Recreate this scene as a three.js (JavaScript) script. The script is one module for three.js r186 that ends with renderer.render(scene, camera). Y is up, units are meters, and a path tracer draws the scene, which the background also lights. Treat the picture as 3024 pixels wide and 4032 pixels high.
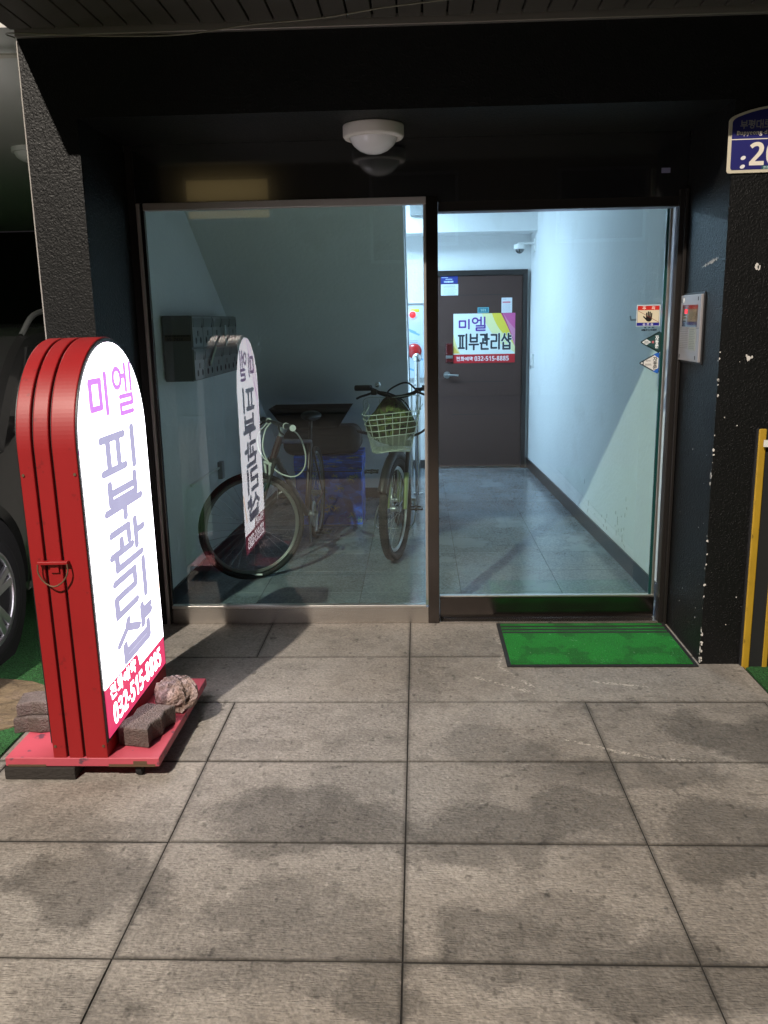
import * as THREE from 'three';
import { RoundedBoxGeometry } from 'three/addons/geometries/RoundedBoxGeometry.js';
import { mergeGeometries } from 'three/addons/utils/BufferGeometryUtils.js';
import { RectAreaLightUniformsLib } from 'three/addons/lights/RectAreaLightUniformsLib.js';
RectAreaLightUniformsLib.init();

// ───────── camera, sky, exposure ─────────
const scene = new THREE.Scene();
const camera = new THREE.PerspectiveCamera(61.45, 0.75, 0.05, 200);
camera.position.set(0.0535, 1.6, 4.462);
camera.rotation.set(-0.21697, 0.04188, -0.0186, 'YXZ');
const renderer = new THREE.WebGLRenderer();
renderer.toneMapping = THREE.LinearToneMapping;
renderer.toneMappingExposure = 1;
renderer.shadowMap.enabled = true;
{ // night sky over a town: even and very dim
  const w = 16, h = 8, d = new Float32Array(w * h * 4);
  for (let i = 0; i < w * h; i++) d.set([0.012, 0.011, 0.012, 1], i * 4);
  const t = new THREE.DataTexture(d, w, h, THREE.RGBAFormat, THREE.FloatType);
  t.mapping = THREE.EquirectangularReflectionMapping; t.magFilter = THREE.LinearFilter; t.needsUpdate = true;
  scene.background = t; scene.environment = t;
}

// ───────── helpers ─────────
const V = (x, y, z) => new THREE.Vector3(x, y, z);
let seed = 7;
const rnd = () => { seed = (seed * 1664525 + 1013904223) >>> 0; return seed / 4294967296; };
const rr = (a, b) => a + (b - a) * rnd();
const taken = {};
const numbered = (n) => { taken[n] = (taken[n] ?? -1) + 1; return taken[n] ? n + '_' + String(taken[n]).padStart(3, '0') : n; };
function thing(name, label, category, pos = [0, 0, 0], turn = 0, group) {
  const o = new THREE.Group(); o.name = numbered(name); o.position.set(...pos); o.rotation.y = turn;
  o.userData = { label, category }; if (group) o.userData.group = group;
  scene.add(o); return o;
}
function put(parent, name, geo, mat, label) {
  const m = new THREE.Mesh(Array.isArray(geo) ? merge(geo) : geo, mat); m.name = name; m.castShadow = m.receiveShadow = true;
  if (label) m.userData.label = label;
  parent.add(m); return m;
}
function solo(name, label, category, geo, mat, group) {
  const m = put(scene, numbered(name), geo, mat); m.userData = { label, category }; if (group) m.userData.group = group; return m;
}
function structure(name, geo, mat) { const m = put(scene, numbered(name), geo, mat); m.userData = { kind: 'structure' }; return m; }
function merge(list) {
  return mergeGeometries(list.map((g) => { const n = g.index ? g.toNonIndexed() : g; for (const k of Object.keys(n.attributes)) if (!['position', 'normal', 'uv'].includes(k)) n.deleteAttribute(k); return n; }));
}
// uv in metres by the way each face points
function muv(g) {
  if (g.index) g = g.toNonIndexed();
  const p = g.attributes.position, n = g.attributes.normal, u = new Float32Array(p.count * 2);
  for (let i = 0; i < p.count; i++) {
    const ax = Math.abs(n.getX(i)), ay = Math.abs(n.getY(i)), az = Math.abs(n.getZ(i));
    const [a, b] = ax > ay && ax > az ? [p.getZ(i), p.getY(i)] : ay > az ? [p.getX(i), p.getZ(i)] : [p.getX(i), p.getY(i)];
    u[i * 2] = a; u[i * 2 + 1] = b;
  }
  g.setAttribute('uv', new THREE.BufferAttribute(u, 2)); return g;
}
const box = (x0, x1, y0, y1, z0, z1) => { const g = new THREE.BoxGeometry(x1 - x0, y1 - y0, z1 - z0); g.translate((x0 + x1) / 2, (y0 + y1) / 2, (z0 + z1) / 2); return muv(g); };
const rbox = (x0, x1, y0, y1, z0, z1, r = 0.004, s = 2) => { const g = new RoundedBoxGeometry(x1 - x0, y1 - y0, z1 - z0, s, r); g.translate((x0 + x1) / 2, (y0 + y1) / 2, (z0 + z1) / 2); return muv(g); };
const cyl = (a, b, r, r2 = r, n = 12) => {
  const d = b.clone().sub(a), g = new THREE.CylinderGeometry(r2, r, d.length(), n);
  g.applyQuaternion(new THREE.Quaternion().setFromUnitVectors(V(0, 1, 0), d.clone().normalize()));
  const c = a.clone().add(b).multiplyScalar(0.5); g.translate(c.x, c.y, c.z); return g;
};
const tube = (pts, r, n = 32, rad = 8, closed = false) => new THREE.TubeGeometry(new THREE.CatmullRomCurve3(pts.map((p) => V(...p)), closed), n, r, rad, closed);
const ball = (x, y, z, r, n = 16) => { const g = new THREE.SphereGeometry(r, n, Math.ceil(n * 0.7)); g.translate(x, y, z); return g; };
// polygon in x,z pushed up from y0 to y1
function prism(pts, y0, y1) {
  const s = new THREE.Shape(pts.map(([x, z]) => new THREE.Vector2(x, -z))), g = new THREE.ExtrudeGeometry(s, { depth: y1 - y0, bevelEnabled: false });
  g.rotateX(-Math.PI / 2); g.translate(0, y0, 0); return muv(g);
}
// polygon in z,y pushed along x from x0 to x1
function side(pts, x0, x1, bevel = 0) {
  const s = pts instanceof THREE.Shape ? pts : new THREE.Shape(pts.map(([z, y]) => new THREE.Vector2(-z, y)));
  const g = new THREE.ExtrudeGeometry(s, { depth: x1 - x0 - 2 * bevel, bevelEnabled: bevel > 0, bevelSize: bevel, bevelThickness: bevel, bevelOffset: -bevel, bevelSegments: 2, curveSegments: 40 });
  g.rotateY(Math.PI / 2); g.translate(x0 + bevel, 0, 0); return g;
}
// noise that tiles with period n
const perm = Float64Array.from({ length: 4096 }, rnd);
const hash = (x, y, s) => perm[(Math.imul(x, 73856093) ^ Math.imul(y, 19349663) ^ Math.imul(s, 83492791)) & 4095];
function vn(x, y, n, s = 0) {
  let x0 = Math.floor(x), y0 = Math.floor(y); const fx = x - x0, fy = y - y0, u = fx * fx * (3 - 2 * fx), v = fy * fy * (3 - 2 * fy);
  if (x0 < 0 || x0 >= n) x0 = ((x0 % n) + n) % n; if (y0 < 0 || y0 >= n) y0 = ((y0 % n) + n) % n;
  const x1 = x0 + 1 === n ? 0 : x0 + 1, y1 = y0 + 1 === n ? 0 : y0 + 1, a = hash(x0, y0, s), c = hash(x0, y1, s), p = a + (hash(x1, y0, s) - a) * u;
  return p + (c + (hash(x1, y1, s) - c) * u - p) * v;
}
function fbm(u, v, n, oct, s = 0) { let a = 0, w = 0.5, t = 0; for (let i = 0; i < oct; i++) { a += w * vn(u * n, v * n, n, s + i); t += w; w *= 0.5; n *= 2; } return a / t; }
const sm = (a, b, x) => { const t = Math.min(1, Math.max(0, (x - a) / (b - a))); return t * t * (3 - 2 * t); };
const lin2s = (c) => (c <= 0.0031308 ? c * 12.92 : 1.055 * Math.pow(c, 1 / 2.4) - 0.055);
function dataTex(n, fn, size = 1, srgb = true) { // fn(u, v) gives linear rgb or a number
  const d = new Uint8Array(n * n * 4);
  for (let y = 0; y < n; y++) for (let x = 0; x < n; x++) {
    const c = fn((x + 0.5) / n, (y + 0.5) / n), i = (y * n + x) * 4;
    for (let k = 0; k < 3; k++) { const q = typeof c === 'number' ? c : c[k]; d[i + k] = Math.max(0, Math.min(255, 255 * (srgb ? lin2s(q) : q))); }
    d[i + 3] = 255;
  }
  const t = new THREE.DataTexture(d, n, n); t.magFilter = THREE.LinearFilter; t.wrapS = t.wrapT = THREE.RepeatWrapping;
  if (srgb) t.colorSpace = THREE.SRGBColorSpace;
  t.repeat.set(1 / size, 1 / size); t.needsUpdate = true; return t;
}
function canvasTex(w, h, draw) {
  const c = document.createElement('canvas'); c.width = w; c.height = h; const g = c.getContext('2d'); draw(g, w, h);
  const t = new THREE.CanvasTexture(c); t.colorSpace = THREE.SRGBColorSpace; t.magFilter = THREE.LinearFilter; return t;
}
const std = (rgb, rough = 0.6, metal = 0, more = {}) => { const m = new THREE.MeshStandardMaterial({ roughness: rough, metalness: metal, ...more }); if (rgb) m.color.setRGB(...rgb); return m; };
const phys = (rgb, p) => { const m = new THREE.MeshPhysicalMaterial(p); m.color.setRGB(...rgb); return m; };

// ───────── Hangul drawn stroke by stroke ─────────
const JAMO = {
  ㅁ: [[0, 0, 1, 0, 1, 1, 0, 1, 0, 0]], ㅣ: [[0.5, 0, 0.5, 1]], ㅡ: [[0, 0.5, 1, 0.5]], ㅇ: 'o',
  ㅔ: [[0, 0.42, 0.45, 0.42], [0.45, 0, 0.45, 1], [1, 0, 1, 1]], ㄹ: [[0, 0, 1, 0, 1, 0.48, 0, 0.48, 0, 1, 1, 1]],
  ㅍ: [[0, 0, 1, 0], [0.27, 0, 0.27, 1], [0.73, 0, 0.73, 1], [0, 1, 1, 1]], ㅂ: [[0, 0, 0, 1, 1, 1, 1, 0], [0, 0.5, 1, 0.5]],
  ㅜ: [[0, 0, 1, 0], [0.5, 0, 0.5, 1]], ㅗ: [[0.5, 0, 0.5, 1], [0, 1, 1, 1]], ㄱ: [[0, 0, 1, 0, 1, 1]], ㅏ: [[0, 0, 0, 1], [0, 0.45, 1, 0.45]],
  ㄴ: [[0, 0, 0, 1, 1, 1]], ㅅ: [[0.5, 0, 0.4, 0.45, 0, 1], [0.46, 0.4, 1, 1]], ㅑ: [[0, 0, 0, 1], [0, 0.3, 1, 0.3], [0, 0.65, 1, 0.65]],
  ㅈ: [[0, 0, 1, 0], [0.5, 0, 0.42, 0.5, 0, 1], [0.48, 0.42, 1, 1]], ㅓ: [[0, 0.45, 1, 0.45], [1, 0, 1, 1]],
  ㅎ: 'h', ㅖ: [[0, 0.3, 0.45, 0.3], [0, 0.62, 0.45, 0.62], [0.45, 0, 0.45, 1], [1, 0, 1, 1]], ㅐ: [[0, 0, 0, 1], [0, 0.5, 1, 0.5], [1, 0, 1, 1]],
  ㄷ: [[1, 0, 0, 0, 0, 1, 1, 1]], ㅕ: [[1, 0, 1, 1], [0, 0.3, 1, 0.3], [0, 0.65, 1, 0.65]],
};
const SYL = {
  미: ['ㅁ', 0.05, 0.18, 0.55, 0.82, 'ㅣ', 0.8, 0.05, 0.9, 0.98], 엘: ['ㅇ', 0.02, 0.08, 0.4, 0.46, 'ㅔ', 0.42, 0.02, 0.9, 0.55, 'ㄹ', 0.3, 0.66, 0.92, 1],
  피: ['ㅍ', 0.04, 0.1, 0.62, 0.9, 'ㅣ', 0.8, 0.02, 0.96, 0.98], 부: ['ㅂ', 0.15, 0.03, 0.85, 0.5, 'ㅜ', 0.02, 0.68, 0.98, 1],
  관: ['ㄱ', 0.08, 0.06, 0.54, 0.42, 'ㅗ', 0.04, 0.32, 0.6, 0.6, 'ㅏ', 0.74, 0.02, 0.96, 0.72, 'ㄴ', 0.16, 0.7, 0.86, 0.98],
  리: ['ㄹ', 0.05, 0.08, 0.6, 0.92, 'ㅣ', 0.8, 0.02, 0.96, 0.98], 샵: ['ㅅ', 0.02, 0.04, 0.58, 0.45, 'ㅑ', 0.72, 0.02, 0.97, 0.54, 'ㅂ', 0.16, 0.6, 0.86, 0.99],
  전: ['ㅈ', 0.04, 0.08, 0.5, 0.52, 'ㅓ', 0.5, 0.02, 0.82, 0.66, 'ㄴ', 0.2, 0.72, 0.9, 0.97], 화: ['ㅎ', 0.06, 0.02, 0.58, 0.55, 'ㅗ', 0.02, 0.6, 0.64, 0.84, 'ㅏ', 0.76, 0, 0.99, 1],
  예: ['ㅇ', 0.02, 0.22, 0.38, 0.72, 'ㅖ', 0.4, 0.04, 0.92, 0.96], 약: ['ㅇ', 0.06, 0.05, 0.5, 0.5, 'ㅑ', 0.66, 0, 0.97, 0.58, 'ㄱ', 0.15, 0.68, 0.8, 0.99],
  주: ['ㅈ', 0.1, 0.03, 0.9, 0.5, 'ㅜ', 0, 0.62, 1, 1], 의: ['ㅇ', 0.12, 0.04, 0.6, 0.5, 'ㅡ', 0, 0.6, 0.72, 0.9, 'ㅣ', 0.8, 0, 0.95, 1],
  손: ['ㅅ', 0.15, 0.0, 0.85, 0.36, 'ㅗ', 0.05, 0.34, 0.95, 0.56, 'ㄴ', 0.18, 0.7, 0.85, 0.98], 조: ['ㅈ', 0.12, 0.04, 0.88, 0.5, 'ㅗ', 0.03, 0.56, 0.97, 0.88],
  심: ['ㅅ', 0.04, 0.04, 0.6, 0.5, 'ㅣ', 0.75, 0, 0.9, 0.56, 'ㅁ', 0.2, 0.66, 0.85, 0.98], 자: ['ㅈ', 0.03, 0.1, 0.62, 0.88, 'ㅏ', 0.74, 0, 0.98, 1],
  동: ['ㄷ', 0.2, 0.02, 0.8, 0.3, 'ㅗ', 0.03, 0.32, 0.97, 0.52, 'ㅇ', 0.26, 0.62, 0.74, 0.99], 문: ['ㅁ', 0.2, 0.02, 0.8, 0.34, 'ㅜ', 0.03, 0.48, 0.97, 0.7, 'ㄴ', 0.2, 0.72, 0.85, 0.99],
  평: ['ㅍ', 0.03, 0.06, 0.5, 0.52, 'ㅕ', 0.52, 0, 0.86, 0.6, 'ㅇ', 0.28, 0.63, 0.76, 0.99], 대: ['ㄷ', 0.04, 0.14, 0.46, 0.84, 'ㅐ', 0.6, 0, 0.92, 1], 로: ['ㄹ', 0.12, 0.03, 0.88, 0.54, 'ㅗ', 0.03, 0.6, 0.97, 0.9],
};
function hangul(g, ch, x, y, w, h, lw, color, sx = 1) {
  if (sx !== 1) { g.save(); g.translate(x, y); g.scale(sx, 1); hangul(g, ch, 0, 0, w / sx, h, lw, color); g.restore(); return; }
  const q = SYL[ch]; g.strokeStyle = color; g.lineWidth = lw; g.lineCap = g.lineJoin = 'round';
  for (let i = 0; i < q.length; i += 5) {
    const [j, a, b, c, d] = q.slice(i, i + 5), X = (t) => x + w * (a + (c - a) * t), Y = (t) => y + h * (b + (d - b) * t), J = JAMO[j];
    g.beginPath();
    if (J === 'o') g.ellipse(X(0.5), Y(0.5), (w * (c - a)) / 2, (h * (d - b)) / 2, 0, 0, 7);
    else if (J === 'h') { g.moveTo(X(0.3), Y(0)); g.lineTo(X(0.7), Y(0)); g.moveTo(X(0), Y(0.27)); g.lineTo(X(1), Y(0.27)); g.stroke(); g.beginPath(); g.ellipse(X(0.5), Y(0.72), w * (c - a) * 0.3, h * (d - b) * 0.24, 0, 0, 7); }
    else for (const s of J) { g.moveTo(X(s[0]), Y(s[1])); for (let k = 2; k < s.length; k += 2) g.lineTo(X(s[k]), Y(s[k + 1])); }
    g.stroke();
  }
}
const line = (g, text, x, y, w, h, lw, color, gap = 0) => { const n = text.length, cw = (w - gap * (n - 1)) / n; [...text].forEach((c, i) => c !== ' ' && hangul(g, c, x + i * (cw + gap), y, cw, h, lw, color)); };
const smallPrint = (g, x, y, w, rows, dy, h, color) => { g.fillStyle = color; for (let i = 0; i < rows; i++) { let a = x; const end = x + w * rr(0.75, 1); while (a < end) { const q = rr(0.05, 0.14) * w; g.fillRect(a, y + i * dy, q, h); a += q + 0.025 * w; } } };

// ───────── materials ─────────
const stuccoBump = dataTex(1024, (u, v) => { const a = fbm(u, v, 150, 2, 1), b = vn(u * 230, v * 230, 230, 9); return 0.4 * a + 0.45 * sm(0.75, 0.95, b) + 0.25 * fbm(u, v, 9, 2, 3); }, 1, false);
const M = {};
M.black = phys([0.021, 0.0215, 0.023], { roughness: 0.5, specularIntensity: 0.65, bumpMap: stuccoBump, bumpScale: 0.004, map: dataTex(512, (u, v) => { const a = 0.75 + 0.5 * fbm(u, v, 6, 4, 5), c = sm(0.985, 0.995, vn(u * 200, v * 200, 200, 21)) * 3; return [a + c, a + c, a + c * 0.95].map((q) => q * 0.5); }, 1.3) });
M.black.color.setRGB(0.0085, 0.0087, 0.0094);
M.blackGloss = std([0.012, 0.012, 0.013], 0.08, 0);
M.blackGloss = phys([0.01, 0.01, 0.011], { roughness: 0.1, clearcoat: 1, clearcoatRoughness: 0.02, ior: 2.1 });
M.frameDark = std([0.03, 0.026, 0.024], 0.35, 0.5);
M.steel = std([0.62, 0.58, 0.54], 0.27, 1, { bumpMap: dataTex(256, (u, v) => vn(u * 4, v * 120, 120, 2), 0.4, false), bumpScale: 0.0004 });
M.steelDark = std([0.14, 0.122, 0.115], 0.16, 1);
M.steelLight = std([0.75, 0.72, 0.68], 0.35, 1);
M.frameTan = std([0.46, 0.42, 0.4], 0.42, 0.5);
M.chrome = std([0.75, 0.75, 0.75], 0.12, 1);
M.glass = phys([0.73, 0.885, 0.835], { roughness: 0, transmission: 1, thickness: 0, ior: 1.84 });
M.glassEdge = std([0.01, 0.05, 0.045], 0.15);
M.plaster = std([0.86, 0.86, 0.86], 0.85, 0, { map: dataTex(1024, (u, v) => { const a = 0.93 + 0.1 * (fbm(u, v, 5, 5, 11) - 0.5), s = sm(0.66, 0.8, fbm(u, v, 9, 4, 17)) * 0.04; return [a - s, a - s, a - s * 1.2]; }, 2.6), bumpMap: dataTex(512, (u, v) => fbm(u, v, 40, 4, 3), 0.8, false), bumpScale: 0.002 });
M.white = std([0.8, 0.79, 0.77], 0.45);
M.skirting = std([0.025, 0.027, 0.03], 0.35, 0, { map: dataTex(256, (u, v) => { const a = 0.7 + 0.5 * fbm(u, v, 20, 3, 4); return [a, a, a]; }, 0.5) });
M.skirting.color.setRGB(0.03, 0.032, 0.035);
const granite = dataTex(1024, (u, v) => { const a = 0.75 + 0.5 * (fbm(u, v, 5, 4, 31) - 0.4) + 0.55 * (vn(u * 220, v * 220, 220, 33) - 0.5), s = sm(0.6, 0.7, fbm(u, v, 7, 5, 37)) * 0.5 * (0.4 + vn(u * 60, v * 14, 60, 38)); return [a + s, a + s, a + s]; }, 1.7);
M.hallTile = [0.95, 1.05, 1].map((k) => std([0.2 * k, 0.232 * k, 0.255 * k], 0.2, 0, { map: granite, roughnessMap: dataTex(256, (u, v) => 0.65 + 0.5 * fbm(u, v, 8, 4, 41), 1.1, false) }));
M.joint = std([0.02, 0.018, 0.016], 0.95);
M.brownDoor = std([0.06, 0.029, 0.023], 0.7, 0, { bumpMap: dataTex(256, (u, v) => fbm(u, v * 0.2, 64, 3, 8), 0.4, false), bumpScale: 0.0006 });
M.rubber = std([0.012, 0.012, 0.013], 0.75);
M.blackPlastic = std([0.014, 0.014, 0.015], 0.45);
M.alu = std([0.55, 0.56, 0.57], 0.35, 1);

// ───────── ground ─────────
structure('ground', (() => { const g = new THREE.PlaneGeometry(160, 160); g.rotateX(-Math.PI / 2); g.translate(0, -0.06, 0); return muv(g); })(),
  std([0.05, 0.05, 0.05], 0.9, 0, { map: dataTex(256, (u, v) => { const a = 0.6 + 0.8 * fbm(u, v, 32, 3, 2); return [a, a, a]; }, 2) }));

// paving: granite slabs with open joints
const slabW = 0.7534, slabD = 0.5143, row1 = 1.015;
const stains = [[-0.32, 1.93, 0.36, 0.2, 0.8], [-0.05, 1.98, 0.2, 0.13, 0.6], [0.35, 1.95, 0.42, 0.2, 0.75], [0.15, 2.1, 0.2, 0.12, 0.8], [0.75, 1.6, 0.4, 0.17, 0.55], [0.35, 1.42, 0.3, 0.14, 0.45], [1.35, 1.35, 0.4, 0.25, 0.9], [1.1, 2.0, 0.35, 0.25, 0.7],
  [-0.25, 2.5, 0.3, 0.2, 0.6], [-0.12, 2.62, 0.17, 0.13, 0.9], [-0.42, 2.3, 0.24, 0.12, 0.5], [0.25, 2.5, 0.3, 0.2, 0.7], [0.62, 2.55, 0.3, 0.2, 0.75], [0.5, 2.35, 0.2, 0.1, 0.5], [-0.95, 2.25, 0.3, 0.2, 0.75], [-0.4, 2.95, 0.3, 0.16, 0.8], [-0.75, 2.75, 0.24, 0.16, 0.45], [0.85, 1.05, 0.3, 0.12, 0.4], [-0.62, 1.4, 0.22, 0.1, 0.35], [-0.2, 1.33, 0.25, 0.1, 0.3], [0.05, 0.75, 0.1, 0.5, 0.25], [-1.25, 1.95, 0.5, 0.2, 0.3], [0.3, 0.35, 0.4, 0.2, 0.2], [1.2, 2.7, 0.3, 0.2, 0.5]];
const PW = 3.4; // the texture covers x -1.7..1.7, z -0.2..3.2, then repeats
const scratches = [[[0.62, 1.36], [0.8, 1.45], [0.93, 1.5], [1.08, 1.52]], [[0.44, 0.2], [0.47, 0.42], [0.42, 0.62], [0.55, 0.85]], [[0.3, 0.75], [0.55, 0.92]], [[0.83, 0.8], [1.05, 0.86]]];
const paveMap = dataTex(1600, (u, v) => {
  const x = u * PW - 1.7, z = v * PW - 0.2;
  const big = fbm(u, v, 4, 5, 51), mid = fbm(u, v, 23, 5, 57), grain = vn(u * 800, v * 800, 800, 61) * 0.5 + vn(u * 420, v * 420, 420, 62) * 0.5, streak = vn(u * 110, v * 700, 700, 66);
  let st = 0;
  const wx = x + 0.28 * (fbm(u, v, 12, 3, 71) - 0.5), wz = z + 0.28 * (fbm(u, v, 12, 3, 77) - 0.5);
  for (const [a, b, rx, rz, k] of stains) { const d = Math.hypot((wx - a) / rx, (wz - b) / rz); if (d < 1.15) st = Math.max(st, k * (1 - sm(0.66, 1.0, d + 0.75 * (mid - 0.5) + 0.12 * (grain - 0.5)))); }
  st = Math.min(1, st * (0.75 + 0.5 * mid) + 0.32 * sm(0.52, 0.64, big + 0.45 * (mid - 0.5) + 0.05 * (grain - 0.5)) + 0.22 * sm(0.6, 0.7, fbm(u, v, 50, 2, 59)));
  const fx = z > 0.5 && z < 1.01 ? Math.abs(x) : Math.abs(((x / slabW) % 1 + 1.5) % 1 - 0.5) * slabW, fz = Math.abs((((z - row1) / slabD) % 1 + 1.5) % 1 - 0.5) * slabD;
  const dirt = (1 - sm(0.003, 0.006 + 0.022 * mid, Math.min(fx, fz))) * 0.4;
  const ci = Math.floor(x / slabW), cj = Math.floor((z - row1) / slabD), tone = 0.9 + 0.2 * hash(ci + 9, cj + 9, 5);
  const own = fbm(u + hash(ci + 5, cj + 3, 1), v + hash(ci + 2, cj + 8, 2), 9, 4, 53);
  let c = tone * (1 + 0.72 * (grain - 0.5) + 0.35 * (mid - 0.5) + 0.14 * (streak - 0.5) + 0.35 * (own - 0.5) - 0.35 * sm(0.86, 0.93, vn(u * 150, v * 150, 150, 69)) + 0.3 * sm(0.9, 0.96, vn(u * 240, v * 240, 240, 70)));
  c *= 1 - 0.52 * st; c *= 1 - dirt;
  let ch = 0;
  for (const s of scratches) for (let i = 0; i + 1 < s.length; i++) {
    const [ax, az] = s[i], [bx, bz] = s[i + 1], t = Math.min(1, Math.max(0, ((x - ax) * (bx - ax) + (z - az) * (bz - az)) / ((bx - ax) ** 2 + (bz - az) ** 2)));
    const d = Math.hypot(x - ax - t * (bx - ax), z - az - t * (bz - az)) + 0.03 * (mid - 0.5); ch = Math.max(ch, (1 - sm(0.002, 0.016, d)) * sm(0.45, 0.62, grain * 0.7 + mid * 0.3) * 0.9);
  }
  c += ch * 0.9;
  const warm = 0.03 * (big - 0.5);
  return [c * (0.292 + warm), c * 0.265, c * (0.235 - warm)];
}, 1);
const paveBump = dataTex(1024, (u, v) => 0.55 * fbm(u, v, 90, 3, 81) + 0.3 * vn(u * 60, v * 260, 260, 85) + 0.15 * vn(u * 9, v * 9, 9, 4), 0.9, false);
const paveUV = (g) => { const p = g.attributes.position, u = g.attributes.uv; for (let i = 0; i < p.count; i++) u.setXY(i, p.getX(i), p.getZ(i)); return g; };
M.pave = std([1, 1, 1], 0.72, 0, { map: (() => { const t = paveMap; t.repeat.set(1 / PW, 1 / PW); t.offset.set(0.5, 0.2 / PW); return t; })(), bumpMap: paveBump, bumpScale: 0.005 });
const pavement = structure('pavement', box(-1.56, 1.56, -0.055, -0.0035, -0.1, 4.9), M.joint); 
{
  const zRows = []; for (let j = -2; j < 8; j++) zRows.push(row1 + j * slabD);
  for (let j = 0; j < zRows.length; j++) for (let i = -3; i < 3; i++) {
    const wide = j === 1; if (wide && i !== -1 && i !== 0) continue; // the row before the porch is laid in two long slabs
    const x0 = wide && i < 0 ? -1.555 : Math.max(-1.555, i * slabW), x1 = wide && i >= 0 ? 1.555 : Math.min(1.555, (i + 1) * slabW), z0 = Math.max(-0.02, zRows[j]), z1 = zRows[j] + slabD;
    if (x1 - x0 < 0.02 || z1 - z0 < 0.02) continue;
    const g = 0.0035, cx = (x0 + x1) / 2, cz = (z0 + z1) / 2, dy = zRows[j] < 0.4 ? 0 : rr(-0.0012, 0.0012);
    const rim = [], edge = (ax, az, bx, bz) => { const k = Math.round(Math.hypot(bx - ax, bz - az) / 0.03), nx = Math.sign(bz - az), nz = Math.sign(ax - bx); for (let q = 0; q < k; q++) { const t = q / k, w = q ? 0.0035 * Math.pow(rnd(), 2.2) + (rnd() < 0.03 ? rr(0.003, 0.009) : 0) : 0.002; rim.push([ax + (bx - ax) * t - nx * w, az + (bz - az) * t - nz * w]); } };
    const a0 = x0 + 0.0026, a1 = x1 - 0.0026, b0 = z0 + 0.0046, b1 = z1 - 0.0046; edge(a0, b0, a0, b1); edge(a0, b1, a1, b1); edge(a1, b1, a1, b0); edge(a1, b0, a0, b0);
    const m = put(pavement, 'paving_slab', paveUV(prism(rim.map(([x, z]) => [Math.min(a1, Math.max(a0, x)), Math.min(b1, Math.max(b0, z))]), -0.04, 0)), M.pave);
    m.position.y = dy;
    m.rotation.y = 0;
  }
}
// artificial turf of the parking bays
const turfMap = dataTex(512, (u, v) => { const a = 0.5 + 0.9 * vn(u * 180, v * 180, 180, 3) * (0.6 + 0.8 * fbm(u, v, 6, 4, 9)); return [0.022 * a, 0.11 * a, 0.026 * a]; }, 0.9);
M.turf = std([1, 1, 1], 0.95, 0, { map: turfMap, bumpMap: dataTex(512, (u, v) => vn(u * 180, v * 180, 180, 13), 0.9, false), bumpScale: 0.008 });
structure('artificial_turf', prism([[-9, -7], [-1.57, -7], [-1.57, 4.9], [-9, 4.9]], -0.03, -0.004), M.turf);
structure('artificial_turf', prism([[1.57, -7], [6, -7], [6, 4.9], [1.57, 4.9]], -0.03, -0.004), M.turf);
M.dirt = std([1, 1, 1], 0.95, 0, { map: dataTex(512, (u, v) => { const a = 0.55 + 0.9 * fbm(u, v, 8, 5, 21) + 0.3 * (vn(u * 150, v * 150, 150, 5) - 0.5), k = sm(0.5, 0.7, fbm(u, v, 5, 4, 29)); return [0.17 * a, 0.125 * a, (0.075 + 0.02 * k) * a]; }, 0.8), bumpMap: dataTex(256, (u, v) => fbm(u, v, 16, 4, 6), 0.6, false), bumpScale: 0.02 });
{
  const pts = []; for (let k = 0; k < 40; k++) { const a = (k / 40) * Math.PI * 2, r = 1 + 0.16 * (vn(k * 0.35, 0, 14, 3) - 0.5); pts.push([-2.1 + Math.cos(a) * 0.6 * r, 1.06 + Math.sin(a) * 0.33 * r]); }
  structure('worn_ground', prism(pts, -0.012, 0.002), M.dirt);
}

// ───────── the building ─────────
const B = thing('building', 'black stucco ground floor of a building raised over parking bays', 'building');
const HL = 2.465, HS = 2.8, ZF = 0.6;
const xl = (z) => -1.40 - 0.04 * z, xr = (z) => 1.42 + 0.034 * z; // inner faces of the hall walls (z is negative inside)
put(B, 'pillar', box(-1.6, -1.375, -0.03, HS, 0.022, ZF), M.black);
const pillarR = put(B, 'pillar', box(1.365, 2.5, -0.03, HS, 0.022, ZF), M.black);
put(B, 'lintel', box(-1.375, 1.365, HL, HS, 0.012, ZF), M.black);
put(B, 'upper_wall', box(-9, 6, HS + 0.06, 6.5, 0.4, 0.56), M.black);
// overhang with grooved soffit boards
const soffit = put(B, 'overhang', box(-1.616, 6, HS + 0.03, 3.6, ZF - 0.02, 1.26), M.black);
M.soffit = std([0.07, 0.062, 0.055], 0.5);
for (let x = -1.616; x < 2.6; x += 0.1) put(soffit, 'soffit_board', rbox(x + 0.004, x + 0.096, HS + 0.003, HS + 0.026, ZF + 0.03, 1.258, 0.003, 1), M.soffit);
put(B, 'edge_trim', rbox(-1.6, 2.6, HS - 0.022, HS + 0.022, ZF - 0.004, ZF + 0.022, 0.004, 1), std([0.3, 0.27, 0.25], 0.4, 0.6));
put(B, 'corner_bead', rbox(-1.605, -1.599, 0, HS - 0.03, ZF - 0.01, ZF + 0.003, 0.002, 1), std([0.34, 0.32, 0.3], 0.6));
// parking bay ceiling and walls
put(B, 'parking_ceiling', box(-9, -1.62, HS + 0.035, HS + 0.055, -7, 0.56), std([0.6, 0.59, 0.57], 0.8, 0, { map: M.plaster.map }));
for (const z of [0.2]) put(B, 'ceiling_strip', rbox(-8.9, -1.63, HS + 0.024, HS + 0.036, z - 0.02, z + 0.02, 0.003, 1), std([0.5, 0.46, 0.4], 0.7));
put(B, 'parking_wall', box(-9, -1.6, -0.03, HS + 0.02, -7.2, -7), M.black);
put(B, 'parking_wall', box(-9.2, -9, -0.03, HS + 0.02, -7.2, 0.5), M.black);
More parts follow.
